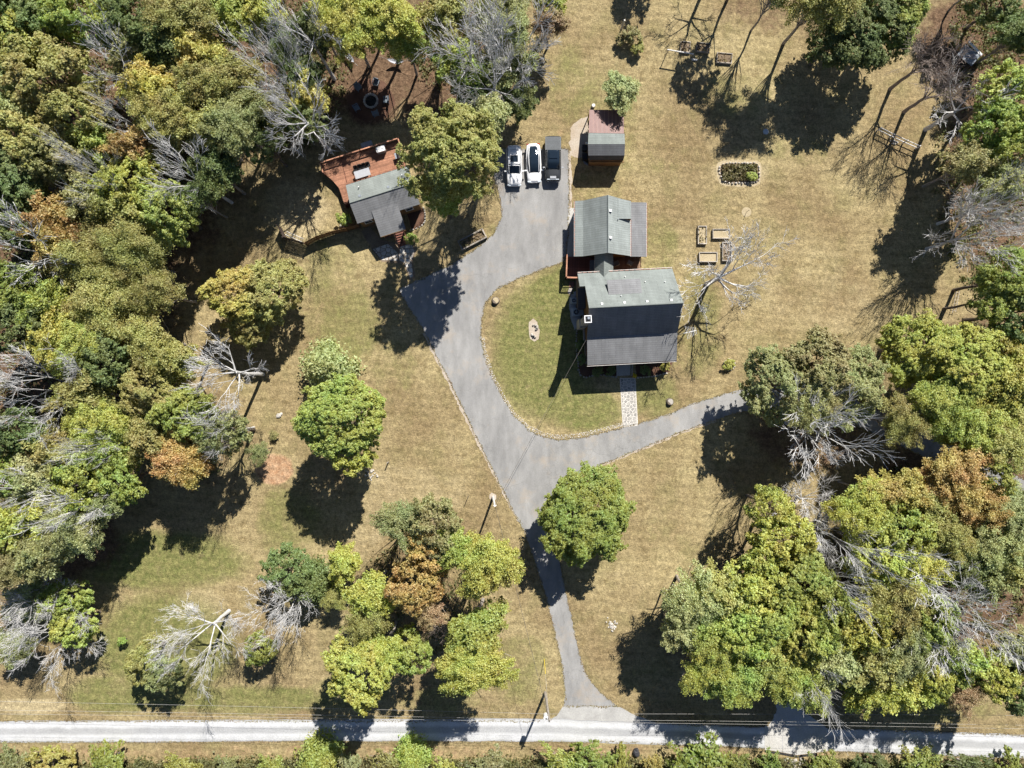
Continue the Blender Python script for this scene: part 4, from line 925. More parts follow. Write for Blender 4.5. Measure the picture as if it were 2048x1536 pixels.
# undergrowth: nobody could count it
def undergrowth():
    rg = np.random.default_rng(7); pts = []
    zones = [(150, 250, 260, 290, 900), (100, 760, 170, 330, 700), (560, 150, 130, 150, 260), (950, 90, 130, 110, 260), (1960, 330, 90, 250, 260), (1880, 1110, 200, 190, 420), (1640, 1270, 270, 110, 420), (1960, 760, 110, 120, 200), (1980, 60, 80, 80, 120), (850, 1190, 110, 130, 130), (380, 870, 90, 90, 90), (1024, 1535, 1060, 16, 1300)]
    for cx, cy, rx, ry, n in zones:
        a = rg.uniform(0, 6.28, n); d = np.sqrt(rg.uniform(0, 1, n)); k = CAMZ/FPX
        pts.append(np.stack([(cx+rx*d*np.cos(a)-1024)*k, (768-cy-ry*d*np.sin(a))*k], 1))
    c = np.concatenate(pts); m = 26; n = len(c)
    s = rg.uniform(.35, 1.0, n); q = rg.normal(size=(n, m, 3)); q[..., 2] = np.abs(q[..., 2])*.7
    p = np.concatenate([c, np.zeros((n, 1))], 1)[:, None, :]+q*(s*.55)[:, None, None]
    p = p.reshape(-1, 3); v, f = leaf_quads(p, rg.normal(0, .6, p.shape)+np.array([0, 0, .8]), .24*rg.uniform(.6, 1.3, len(p)), rg)
    o = mesh_obj('undergrowth', np_mesh('undergrowth', v, f, MT['leaf'])); o.color = (.17, .165, .05, 1)
    o['kind'] = 'stuff'; o['label'] = 'low weedy undergrowth covering the woodland floor'; o['category'] = 'undergrowth'
undergrowth(); verge_grass()
# the wood goes on beyond the picture's sides
def beyond():
    rg = np.random.default_rng(17); V, F = [], []; n0 = 0
    proto = feather(4.2, 11, 77, leaf=.42, dens=.6)['crown']; co = np.empty(len(proto.vertices)*3, np.float32); proto.vertices.foreach_get('co', co); co = co.reshape(-1, 3)
    k = CAMZ/FPX
    spots = [(-150+rg.uniform(-60, 60), y) for y in range(-200, 1300, 130)]+[(-290+rg.uniform(-60, 60), y) for y in range(-200, 1300, 140)]+[(2240+rg.uniform(-40, 60), y) for y in range(100, 950, 130)]+[(2240+rg.uniform(-40, 60), y) for y in range(1150, 1400, 120)]+\
            [(x, -290+rg.uniform(-40, 40)) for x in range(-100, 1050, 130)]+[(x, 1680+rg.uniform(-20, 40)) for x in range(-100, 2200, 150)]
    for x, y in spots:
        a = rg.uniform(0, 6.28); c, s = math.cos(a), math.sin(a); sc = rg.uniform(.9, 1.25)*(.6 if y > 1600 else 1)
        R = np.array([[c, -s, 0], [s, c, 0], [0, 0, 1]]); V.append(co@R.T*sc+np.array([(x-1024)*k, (768-y)*k, 0])); 
        F.append(np.arange(len(co)).reshape(-1, 4)+n0); n0 += len(co)
    o = mesh_obj('woodland', np_mesh('woodland', np.concatenate(V), np.concatenate(F), MT['leaf'])); o.color = (.14, .16, .035, 1)
    o['kind'] = 'stuff'; o['label'] = 'mass of woodland continuing outside the clearing'; o['category'] = 'woodland'
beyond()
# ------------------------------------------------------------------ buildings
class Fr:
    def __init__(s, o, ang): s.o = Vector((o[0], o[1], 0)); s.a = Vector((math.cos(ang), math.sin(ang), 0)); s.b = Vector((math.sin(ang), -math.cos(ang), 0)); s.ang = ang
    def p(s, u, v, z=0): q = s.o+s.a*u+s.b*v; return Vector((q.x, q.y, z))
def rect(fr, u0, u1, v0, v1): return [fr.p(u0, v1)[:2], fr.p(u1, v1)[:2], fr.p(u1, v0)[:2], fr.p(u0, v0)[:2]]
def boards(parent, fr, u0, u1, v0, v1, z, mat, along='u', w=.14, gap=.012, t=.04, name='board'):
    "planks laid along one axis; alike pieces share a mesh"
    n = max(1, int(round(((v1-v0) if along == 'u' else (u1-u0))/w))); pit = ((v1-v0) if along == 'u' else (u1-u0))/n
    L = (u1-u0) if along == 'u' else (v1-v0); m = MB()
    m.box((0, 0, -t), (L, pit-gap, t), fr.ang if along == 'u' else fr.ang+math.pi/2); me = m.mesh(name, mat)
    for i in range(n):
        c = fr.p((u0+u1)/2, v0+(i+.5)*pit) if along == 'u' else fr.p(u0+(i+.5)*pit, (v0+v1)/2)
        o = mesh_obj(name, me, parent); o.location = Vector((c.x, c.y, z))-ORG[parent]
def boards_poly(parent, poly, ang, z, mat, w=.14, gap=.014, t=.04):
    "planks clipped to a polygon (world xy)"
    c, s = math.cos(ang), math.sin(ang); q = [(x*c+y*s, -x*s+y*c) for x, y in poly]
    v = min(p[1] for p in q); v1 = max(p[1] for p in q)
    while v < v1:
        ms = []
        for vv in (v+gap/2, v+w-gap/2):
            xs = []
            for (ax, ay), (bx, by) in zip(q, q[1:]+q[:1]):
                if (ay-vv)*(by-vv) < 0: xs.append(ax+(bx-ax)*(vv-ay)/(by-ay))
            ms.append(sorted(xs))
        if len(ms[0]) >= 2 and len(ms[1]) >= 2:
            pts = [(ms[0][0], v+gap/2), (ms[0][-1], v+gap/2), (ms[1][-1], v+w-gap/2), (ms[1][0], v+w-gap/2)]
            MB().prism([(x*c-y*s, x*s+y*c) for x, y in pts], z-t, z).build('board', mat, parent)
        v += w
def gable_wall(mb, fr, u0, u1, prof, z0):
    "solid of the wall under a roof profile [(v,z)...] between u0 and u1"
    b = [(v, z0) for v in (prof[0][0], prof[-1][0])]; ring = [(prof[0][0], z0)]+prof+[(prof[-1][0], z0)]
    A = [fr.p(u0, v, z) for v, z in ring]; B = [fr.p(u1, v, z) for v, z in ring]; n = len(ring)
    mb.face(A); mb.face(B[::-1])
    for i in range(n): j = (i+1) % n; mb.face([A[j], A[i], B[i], B[j]])
def roof_from(fr, u0, u1, prof, parent, mat, t=.1, names='roof_slope'):
    out = []
    for k in range(len(prof)-1):
        (va, za), (vb, zb) = prof[k], prof[k+1]
        m = MB(); m.slab([fr.p(u0, vb, zb), fr.p(u1, vb, zb), fr.p(u1, va, za), fr.p(u0, va, za)], t); out.append(m.build(names, mat, parent))
    return out
def window(parent, c, w, h, ang, mat='glass'):
    "c: centre on the wall, ang: direction the wall runs"
    a = Vector((math.cos(ang), math.sin(ang), 0)); n = Vector((math.sin(ang), -math.cos(ang), 0))
    f = MB()
    for s in (-1, 1):
        f.box(c+a*s*(w/2)+Vector((0, 0, -h/2))+n*.03, (.08, .09, h), ang); f.box(c+Vector((0, 0, s*h/2-.04))+n*.03, (w+.16, .09, .08), ang)
    fo = f.build('window', MT['trim'], parent)
    MB().box(c+Vector((0, 0, -h/2+.04))+n*.015, (w-.08, .03, h-.08), ang).build('pane', MT[mat], fo); return fo
def door(parent, c, w, h, ang, mat):
    n = Vector((math.sin(ang), -math.cos(ang), 0)); a = Vector((math.cos(ang), math.sin(ang), 0))
    d = MB().box(c+n*.03, (w, .08, h), ang).build('door', mat, parent); MB().box(c+n*.1+a*(w*.38)+Vector((0, 0, h*.47)), (.05, .08, .12), ang).build('handle', MT['chrome'], d)
def vent(parent, p, s=.3, h=.22, mat='white', name='roof_vent'):
    MB().box(p-Vector((0, 0, .2)), (s, s*.9, h+.2), .05).build(name, MT[mat], parent)
def pipe(parent, p, r=.07, h=.4, mat='white'):
    MB().tube([p-Vector((0, 0, .2)), p+Vector((0, 0, h))], r, 8).build('vent_pipe', MT[mat], parent)

# ---- main house
Hs = Fr(P(1178, 616, 8.8), math.radians(3.03)); HL = 10.82
house = thing('main_house', 'steep grey shingled house with a white capped chimney and front porch', 'house', Hs.p(5, 0))
PROF = [(-4.70, 4.2), (0, 8.8), (3.12, 5.15), (6.43, 3.98)]
def zroof(v):
    for (a, za), (b, zb) in zip(PROF, PROF[1:]):
        if a <= v <= b: return za+(zb-za)*(v-a)/(b-a)
roof_from(Hs, 0, HL, PROF[:2], house, MT['shing'], .12)
roof_from(Hs, 0, HL, PROF[1:], house, MT['shing2'], .12)
w = MB(); gable_wall(w, Hs, .25, HL-.25, [(-4.35, 4.35), (0, 8.62), (3.1, 5.0), (3.3, 4.85)], 0); w.build('wall', MT['siding'], house)
MB().prism(rect(Hs, .05, HL-.05, -4.45, 3.4), 0, .75).build('foundation', MT['stoned'], house)
rc = MB().tube([Hs.p(-.02, 0, 8.83), Hs.p(HL+.02, 0, 8.83)], .07, 6).build('ridge_cap', MT['shing'], house)
# porch
MB().prism(rect(Hs, .15, HL-.15, 3.4, 6.15), 0, .85).build('porch_base', MT['stoned'], house)
boards(house, Hs, .15, HL-.15, 3.4, 6.2, .92, MT['deckbr'], 'v', .2, name='porch_board')
for u in (.35, 2.4, 4.3, 6.2, 8.3, HL-.35): MB().box(Hs.p(u, 5.95, .92), (.16, .16, 3.0), Hs.ang).build('porch_post', MT['trim'], house)
for v0, v1, z in ((5.9, 6.05, 3.85),): MB().prism(rect(Hs, .2, HL-.2, v0, v1), 3.72, 3.98).build('porch_beam', MT['trim'], house)
# fascia and gutters
MB().tube([Hs.p(-.04, 6.47, 3.83), Hs.p(HL+.04, 6.47, 3.83)], .065, 6).build('gutter', MT['gut'], house)
MB().tube([Hs.p(-.04, 6.55, 3.86), Hs.p(HL+.04, 6.55, 3.86)], .03, 6).build('gutter_lip', MT['trim'], house)
g = MB()
for i in range(18):
    u0 = -.6+(HL+.6)*i/18; g.tube([Hs.p(u0, -4.78, 4.17), Hs.p(u0+.45, -4.78, 4.17)], .06, 6)
g.build('gutter', MT['gut'], house)
MB().tube([Hs.p(-.62, -4.84, 4.2), Hs.p(HL, -4.84, 4.2)], .03, 6).build('gutter_lip', MT['trim'], house)
# left bay with its own strip of roof and a lower lean-to
e = MB(); e.slab([Hs.p(-.64, -2.9, 5.98), Hs.p(-.001, -2.9, 5.98), Hs.p(-.001, -4.70, 4.2), Hs.p(-.64, -4.70, 4.2)], .12); e.build('bay_roof', MT['shing'], house)
w = MB(); gable_wall(w, Hs, -.55, .25, [(-4.4, 4.35), (-2.95, 5.78)], 0); w.build('bay_wall', MT['sidingdk'], house)
w = MB(); w.slab([Hs.p(-.72, -.55, 3.0), Hs.p(.2, -.55, 3.0), Hs.p(.2, -2.93, 4.1), Hs.p(-.72, -2.93, 4.1)], .1); w.build('lean_to_roof', MT['shingd'], house)
w = MB(); gable_wall(w, Hs, -.6, .25, [(-2.94, 3.95), (-.65, 2.92)], 0); w.build('lean_to_wall', MT['sidingdk'], house)
# chimney
ch = MB(); ch.prism(rect(Hs, -.72, .05, .75, 1.85), 0, 4.2); ch.prism(rect(Hs, -.62, .12, .93, 1.70), 4.2, 9.35); cho = ch.build('chimney', MT['stoned'], house)
cp = MB()
for r_ in ((-.66, .16, .89, .99), (-.66, .16, 1.64, 1.74), (-.66, -.56, .99, 1.64), (.06, .16, .99, 1.64)): cp.prism(rect(Hs, *r_), 9.36, 9.52)
cp.build('chimney_cap', MT['white'], cho); MB().prism(rect(Hs, -.558, .058, .992, 1.638), 9.34, 9.38).build('flue_shade_slab', MT['dark'], cho); MB().prism(rect(Hs, -.30, -.04, 1.04, 1.34), 9.38, 9.56).build('flue', MT['metal'], cho)  # thin dark slab on the solid stack stands in for the shaded flue
# shed dormer on the rear slope
d = MB(); d.slab([Hs.p(2.55, -1.58, 7.27), Hs.p(6.45, -1.58, 7.27), Hs.p(6.45, -3.4, 6.42), Hs.p(2.55, -3.4, 6.42)], .1); d.build('dormer_roof', MT['shing2'], house)
w = MB(); gable_wall(w, Hs, 2.7, 6.3, [(-3.2, 6.4), (-1.75, 7.07)], 5.3); w.build('dormer_wall', MT['siding'], house)
for u, v in ((1.55, -.45), (4.15, -.45), (6.75, -.45), (9.55, -.45)): vent(house, Hs.p(u, v, zroof(v)), .27, .16)
for u, v in ((4.9, -3.9), (7.1, -3.05), (9.4, -2.9), (3.9, -1.35)): pipe(house, Hs.p(u, v, zroof(v)), .055, .3)
for v in (-2.6, 1.2): window(house, Hs.p(.24, v, 2.4), .9, 1.3, Hs.ang-math.pi/2)
for u in (1.6, 3.3, 7.3, 9.0): window(house, Hs.p(u, 3.31, 2.4), .9, 1.4, Hs.ang)
door(house, Hs.p(5.35, 3.31, .93), .95, 2.05, Hs.ang, MT['gut'])
# front steps
for i in range(6):
    MB().prism(rect(Hs, 4.05, 5.75, 6.15+i*.29, 6.15+(i+1)*.29+.01), 0, .85-i*.14).build('step', MT['concshade'], house)
for u in (3.95, 5.85):
    MB().tube([Hs.p(u, 6.1, 1.75), Hs.p(u, 7.9, .85)], .04, 6).build('handrail', MT['offw'], house)
    for v, z0, z1 in ((6.1, .8, 1.75), (7.9, 0, .85)): MB().tube([Hs.p(u, v, z0), Hs.p(u, v, z1)], .035, 6).build('rail_post', MT['offw'], house)
# front bed with stone edge
r = random.Random(12)
def stone_row(pts, name, label, cat, mat='stonep', s=(.2, .38), parent=None, rows=1, z=0, h=(.12, .25)):
    root = thing(name, label, cat, P(*pts[0])) if parent is None else parent
    for (ax, ay), (bx, by) in zip(pts, pts[1:]):
        A, B = P(ax, ay), P(bx, by); L = (B-A).length; n = max(1, int(L/((s[0]+s[1])*.5)))
        for i in range(n):
            p = A.lerp(B, (i+.5)/n)+Vector((r.uniform(-.05, .05), r.uniform(-.05, .05), z))
            MB().blob(p, (r.uniform(*s), r.uniform(s[0]*.8, s[1]*.8), r.uniform(*h)), r, math.atan2(B.y-A.y, B.x-A.x), k=6).build('stone', MT[mat], root)
    return root
sheet('front_bed_soil', [(1160, 690), (1172, 733), (1239, 730), (1239, 752), (1200, 750), (1172, 755), (1160, 748), (1156, 725)], .006, MT['mulch'], .05, .5, 21)
sheet('front_bed_soil', [(1271, 728), (1345, 724), (1338, 745), (1300, 753), (1273, 753)], .006, MT['mulch'], .05, .5, 22)
stone_row([(1154, 655), (1152, 690), (1156, 730), (1159, 748), (1170, 756), (1182, 752), (1200, 750), (1220, 752), (1234, 755)], 'stone_bed_edge', 'curved stone edging of the front bed left of the steps', 'edging', 'stoned')
stone_row([(1274, 755), (1290, 754), (1312, 752), (1324, 748), (1336, 745)], 'stone_bed_edge', 'short stone edging of the front bed right of the steps', 'edging', 'stonep')
# yellow mums in a pot
t = thing('flower_pot', 'pot of yellow flowers at the foot of the front steps', 'flower pot', P(1268, 752))
MB().tube([P(1268, 752, .02), P(1268, 752, .3)], [.16, .22], 10).build('pot', MT['gut'], t)
m = MB()
for i in range(26):
    a, b = r.uniform(0, 6.28), r.uniform(0, .34); m.blob(P(1268, 752)+Vector((math.cos(a)*b, math.sin(a)*b, .28+.2*(1-b/.4))), (.16, .16, .12), r, a, k=5)
m.build('flowers', MT['mum'], t)
# TV aerial on the right gable
at = P(1354, 674, 0); at = Hs.p(HL+.12, 3.4)
t = thing('tv_antenna', 'white television aerial on a mast at the right gable of the main house', 'antenna', (at.x, at.y, 2))
MB().tube([(at.x, at.y, 2), (at.x, at.y, 8.2)], .035, 6).build('mast', MT['metal'], t)
MB().tube([(at.x-.1, at.y-.03, 8.15), (at.x+1.35, at.y+.3, 8.15)], .035, 6).build('boom', MT['white'], t)
for i in range(7):
    c = Vector((at.x+.2+.18*i, at.y+.04+.04*i, 8.18)); l = .75-.06*i; MB().tube([c+Vector((-l*.22, l, 0)), c+Vector((l*.22, -l, 0))], .016, 5).build('element', MT['white'], t)

# ---- garage wing
G = thing('garage_wing', 'grey-green gabled garage wing with a right-hand shed roof above the main house', 'building', P(1220, 452))
def q4(*pp): return [P(*p) for p in pp]
ze, zb, zr, zg, zs = 3.15, 3.5, 5.8, 3.75, 2.95
def gs(name, pts, mat, t=.1): m = MB(); m.slab(pts, t); return m.build(name, mat, G)
gs('roof_slope', q4((1150, 513, ze), (1166.5, 512.5, zb), (1166.5, 401, zb), (1150, 402, ze)), MT['shing3'])
gs('roof_slope', q4((1166.6, 512.5, zb), (1216, 505.5, zr), (1216, 390, zr), (1166.6, 401, zb)), MT['shing3'])
gs('roof_slope', q4((1216.1, 505.5, zr), (1261, 512, zg), (1261, 403, zg), (1216.1, 390, zr)), MT['shing3'])
gs('shed_roof', q4((1259.5, 513, zg-.25), (1293, 513.5, zs), (1293, 405, zs), (1259.5, 404.5, zg-.25)), MT['shing2'])
MB().tube([P(1216, 505.5, zr+.02), P(1216, 390, zr+.02)], .06, 6).build('ridge_cap', MT['shing3'], G)
gs('dormer_roof', q4((1236, 437.5, 4.96), (1262, 437.5, 4.35), (1262, 402, 4.35), (1236, 396.5, 4.96)), MT['shing3'], .08)
a, b = P(1241, 437, 4.7), P(1259.5, 404, 3.4); MB().prism([(a.x, a.y), (b.x, a.y), (b.x, b.y), (a.x, b.y)], 3.3, 4.28).build('dormer_wall', MT['siding'], G)
c0, c1 = P(1153, 509, 3.0), P(1257, 397, 5); c2 = P(1290, 409, 2.9); ex = P(1216, 450, zr)
w = MB()
ring = [(c0.x, 0), (c0.x, 2.85), (P(1166.6, 450, zb).x, 3.42), (ex.x, 5.66), (P(1257, 450, zg).x, 3.72), (P(1257, 450, zg).x, 0)]
y0, y1 = c0.y+.1, P(1216, 393, zr).y-.35
A = [(x, y0, z) for x, z in ring]; B = [(x, y1, z) for x, z in ring]; n = len(ring)
w.face(A[::-1]); w.face(B)
for i in range(n): j = (i+1) % n; w.face([A[i], A[j], B[j], B[i]])
w.build('wall', MT['siding'], G)
MB().prism([(P(1257, 450, zg).x+.002, y0+.1), (c2.x, y0+.1), (c2.x, y1-.1), (P(1257, 450, zg).x+.002, y1-.1)], 0, 2.8).build('shed_wall', MT['sidingdk'], G)
for X, z, py0, py1 in ((1149, ze-.03, 403, 513), (1261.6, zg-.02, 440, 513), (1293.6, zs-.03, 406, 513)):
    g = MB(); n = 14
    for i in range(n): g.tube([P(X, py0+(py1-py0)*i/n, z), P(X, py0+(py1-py0)*(i+.72)/n, z)], .06, 6)
    g.build('gutter', MT['gut'], G); MB().tube([P(X-.7, py0, z+.02), P(X-.7, py1, z+.02)], .03, 5).build('gutter_lip', MT['trim'], G)
for px, py in ((1220.5, 422), (1221, 475.5)): vent(G, P(px, py, zr-.2), .3, .25)
pipe(G, P(1236, 438.5, 5.0), .05, .25, 'metal')
for y in (y0+1.4, y0+3.6): window(G, Vector((c0.x-.005, y, 1.7)), 1.0, 1.1, -math.pi/2)
door(G, Vector((c0.x-.005, y0+5.3, .02)), .95, 2.05, -math.pi/2, MT['offw'])
MB().box(P(1149, 420, 2.3), (.25, .25, .3)).build('flood_lamp', MT['white'], G)

# ---- connector between the two
K = thing('link_corridor', 'narrow gabled link roof joining the garage wing to the main house', 'building', P(1208, 530))
xr = P(1208, 526, 4.9).x; xl, xq = P(1189, 526, 3.5).x, P(1226.5, 526, 3.5).x; ytop, ybot = y0+.25, Hs.p(2.6, -4.6).y; yr = Hs.p(2.6, -3.9).y
m = MB(); m.slab([(xl, ybot+.05, 3.5), (xr, yr, 4.9), (xr, ytop, 4.9), (xl, ytop, 3.5)], .08); m.build('roof_slope', MT['shing'], K)
m = MB(); m.slab([(xr+.003, yr, 4.9), (xq, ybot+.1, 3.5), (xq, ytop, 3.5), (xr+.003, ytop, 4.9)], .08); m.build('roof_slope', MT['shing'], K)
MB().prism([(xl+.25, ybot-.2), (xq-.25, ybot-.2), (xq-.25, ytop+.1), (xl+.25, ytop+.1)], 0, 3.4).build('wall', MT['siding'], K)
window(K, Vector((xl+.245, (ybot+ytop)/2, 2.2)), .9, 1.1, -math.pi/2)

# ---- decks either side of the link
D1 = thing('red_deck', 'dark red boarded deck with pale rail between the garage and the house', 'deck', P(1160, 536))
f0 = Fr(P(1133, 513, .9), math.radians(-2)); L1 = 4.3; V1 = 2.75
MB().prism(rect(f0, .1, L1, .1, V1-.1), 0, .78).build('skirt', MT['deckdk'], D1)
boards(D1, f0, 0, L1, 0, V1, .9, MT['deckdk'], 'v', .15)
rl = [((0, 0), (.0, V1)), ((0, V1), (1.75, V1))]
for (ua, va), (ub, vb) in rl:
    d = MB(); aa, bb = f0.p(ua, va, 1.85), f0.p(ub, vb, 1.85); L = (bb-aa).length; ang = math.atan2((bb-aa).y, (bb-aa).x)
    d.box((aa+bb)/2, (L+.16, .17, .05), ang).build('top_rail', MT['rail'], D1)
    MB().box((aa+bb)/2-Vector((0, 0, .8)), (L, .05, .06), ang).build('bottom_rail', MT['deckdk'], D1)
    n = int(L/.14)
    for i in range(n): q = aa.lerp(bb, (i+.5)/n); MB().box((q.x, q.y, 1.08), (.04, .04, .77), ang).build('baluster', MT['deckdk'], D1)
    for q in (aa, bb): MB().box((q.x, q.y, 0), (.11, .11, 1.93)).build('post', MT['rail'], D1)
D2 = thing('brown_deck', 'weathered brown deck on the right of the link roof', 'deck', P(1254, 524))
f1 = Fr(P(1227, 504, .7), math.radians(0)); boards(D2, f1, 0, 3.35, 0, 2.3, .7, MT['deckbr'], 'v', .16)
MB().prism(rect(f1, .1, 3.25, .1, 2.2), 0, .6).build('skirt', MT['deckbr'], D2)
for u in (.1, 1.7, 3.25): MB().box(f1.p(u, .06, .7), (.09, .09, .9)).build('post', MT['deckbr'], D2)
MB().box(f1.p(3.27, 1.1, 1.55), (.1, 2.2, .05)).build('top_rail', MT['rail'], D2)
def chair(px, py, z, rz, label, mat, group, s=1.0):
    c = P(px, py, z); t = thing('patio_chair', label, 'chair', c, group, 0); R_ = Matrix.Rotation(rz, 4, 'Z')
    def bx(name, off, d, m=mat): mb = MB(); o = R_@Vector(off)*s+c; mb.box(o, (d[0]*s, d[1]*s, d[2]*s), rz); mb.build(name, m, t)
    bx('seat', (0, 0, .36), (.56, .56, .06)); bx('backrest', (0, -.32, .38), (.56, .07, .6))
    for sx in (-1, 1): bx('armrest', (sx*.32, -.02, .58), (.09, .6, .04)); bx('leg', (sx*.27, .24, 0), (.06, .06, .57)); bx('leg', (sx*.27, -.28, 0), (.06, .06, .37))
    return t
chair(1231, 528, .7, .4, 'patio chair by the wall on the brown deck', MT['grey'], 'deck chairs')
chair(1259, 527, .7, -.5, 'patio chair in the middle of the brown deck', MT['grey'], 'deck chairs')
t = thing('deck_bench', 'blue-grey storage bench against the link wall on the red deck', 'bench', P(1184, 531, .9))
c = P(1184, 531, .9); MB().box(c, (.55, 1.15, .4)).build('box', MT['acm'], t); MB().box(c+Vector((0, 0, .4)), (.6, 1.2, .06)).build('lid', MT['cush'], t)

# ---- air conditioning and oddments along the left wall
sheet('side_gravel', [(1141, 590), (1158, 580), (1160, 640), (1150, 660), (1142, 640), (1139, 610)], .006, MT['concshade'], .06, .4, 23)
def condenser(px, py, w, d, h, label, rz=.05):
    c = P(px, py, h); c.z = 0; t = thing('air_conditioner', label, 'air conditioner', c, 'condenser units beside the house')
    MB().box(c, (w+.3, d+.3, .1), rz).build('pad', MT['concshade'], t); MB().box(c+Vector((0, 0, .1)), (w, d, h-.1), rz).build('casing', MT['acm'], t)
    m = MB(); m.tube([c+Vector((0, 0, h-.02)), c+Vector((0, 0, h+.02))], min(w, d)*.36, 16); m.build('fan_well', MT['dark'], t)
    g = MB()
    for i in range(16):
        a0, a1 = 2*math.pi*i/16, 2*math.pi*(i+1)/16; rr = min(w, d)*.38
        g.tube([c+Vector((math.cos(a0)*rr, math.sin(a0)*rr, h+.03)), c+Vector((math.cos(a1)*rr, math.sin(a1)*rr, h+.03))], .022, 4, False)
    for i in range(4): a0 = math.pi*i/4; g.tube([c+Vector((math.cos(a0)*rr, math.sin(a0)*rr, h+.03)), c-Vector((math.cos(a0)*rr, math.sin(a0)*rr, -h-.03))], .014, 4, False)
    g.build('grille', MT['acm'], t)
condenser(1152.5, 624, .95, .95, .95, 'larger square air conditioner beside the chimney'); condenser(1148, 601, .72, .72, .8, 'smaller air conditioner with a pale round grille')
c = P(1163, 622, .8); solo(MB().box((c.x, c.y, 0), (.4, .95, .85), .05).box((c.x-.05, c.y, .85), (.52, 1.0, .06), .05), 'utility_box', MT['acm'], 'tall blue-grey utility box between the large air conditioner and the wall', 'utility box')
c = P(1151, 587, .4); solo(MB().box((c.x, c.y, 0), (.35, .45, .5), .3).box((c.x, c.y, .5), (.4, .5, .05), .3), 'meter_box', MT['offw'], 'small pale box above the round-grilled air conditioner', 'utility box')
pad = sheet('paver_path', [(1137, 563), (1150, 563), (1149, 575), (1145, 586), (1139, 592), (1134, 585), (1138, 575)], .006, MT['soil'], .03, .5, 24)
flagstones(pad, [(1138, 564), (1149, 564), (1148, 574), (1138, 574)], .3, .007, .05, MT['brick'], 31, .02)
flagstones(pad, [(1138, 576), (1147, 576), (1140, 590), (1135, 586)], .45, .007, .06, MT['stonep'], 32, .03)

# ---- garden shed with gambrel roof and red lean-to
S = thing('garden_shed', 'small barn-roofed wooden shed with grey shingles above the main house', 'shed', P(1210, 300))
def ss(name, pts, mat, t=.07): m = MB(); m.slab(q4(*pts), t); return m.build(name, mat, S)
ss('roof_slope', [(1176, 288, 4.1), (1250, 288, 4.1), (1249, 267.5, 3.45), (1177, 266, 3.45)], MT['shing'])
ss('roof_slope', [(1176.5, 311, 3.35), (1249, 311, 3.35), (1250, 288.1, 4.1), (1176, 288.1, 4.1)], MT['shing2'])
ss('steep_slope', [(1178, 322, 2.0), (1246, 322, 2.0), (1249, 311.1, 3.3), (1176.5, 311.1, 3.3)], MT['shingd'])
ss('steep_slope', [(1177, 265.5, 3.4), (1249, 267, 3.4), (1246, 270.5, 2.3), (1180, 270, 2.3)], MT['shingd'])
a, b = P(1180, 320, 2.0), P(1245, 271, 2.2); MB().prism([(a.x, a.y-.12), (b.x, a.y-.12), (b.x, b.y), (a.x, b.y)], 0, 2.25).build('wall', MT['siding'], S)
cx0, cx1, yy = P(1178, 288, 3.9).x, P(1247, 288, 3.9).x, P(1200, 288, 4.1).y
w = MB(); yb1, yb2 = P(1178, 311, 3.3).y, P(1178, 267, 3.4).y
for X in (cx0+.12, cx1-.2): w.hexa([(X, a.y-.1, 2.2), (X+.08, a.y-.1, 2.2), (X+.08, b.y, 2.2), (X, b.y, 2.2)], [(X, yb1, 3.2), (X+.08, yb1, 3.2), (X+.08, yb2, 3.3), (X, yb2, 3.3)]); w.face([(X, yb1, 3.2), (X, yb2, 3.3), (X, yy, 3.98)]); w.face([(X+.08, yb1, 3.2), (X+.08, yb2, 3.3), (X+.08, yy, 3.98)])
w.build('gable_wall', MT['siding'], S); MB().box(P(1180, 322.5, 1.9)+Vector((2.1, -.12, 0)), (4.2, .12, .16)).build('fascia', MT['siding'], S)
door(S, Vector((a.x-.001, (a.y+b.y)/2, .05)), 1.1, 1.95, -math.pi/2, MT['siding'])
MB().box(P(1173, 287, 2.6), (.22, .22, .2)).build('lamp', MT['white'], S)
LT = thing('red_lean_to', 'faded red metal lean-to roof on posts behind the garden shed', 'lean-to', P(1213, 245))
q = q4((1177.5, 266.5, 2.95), (1248, 267, 2.95), (1247.5, 220, 2.35), (1178.5, 219.5, 2.35)); m = MB(); m.slab(q, .05); m.build('roof_sheet', MT['redmetal'], LT)
for i in range(10):
    f = i/9*.985+.0075; p0, p1 = q[0].lerp(q[1], f), q[3].lerp(q[2], f); up = Vector((0, 0, .012)); m = MB(); m.tube([p0+up, p1+up], .028, 4); m.build('rib', MT['redrib'], LT)
    if i < 9:
        for k in (1, 2): g2 = f+.985/9*k/3; p0, p1 = q[0].lerp(q[1], g2), q[3].lerp(q[2], g2); m = MB(); m.tube([p0, p1], .016, 4); m.build('rib', MT['redmetal'], LT)
for px, py in ((1180, 222), (1213, 222), (1245, 223)): c = P(px, py, 2.3); MB().box((c.x, c.y, 0), (.11, .11, 2.28)).build('post', MT['fence'], LT)
c = P(1180, 264, 2.9); MB().tube([P(1180, 223, 2.22), P(1180, 262, 2.78)], .05, 5).build('rafter', MT['fence'], LT)
t = P(1186, 213); solo(MB().tube([(t.x, t.y, 0), (t.x+.02, t.y, .45)], [.26, .22], 11), 'tree_stump', MT['polew'], 'pale sawn stump beside the red lean-to', 'stump')
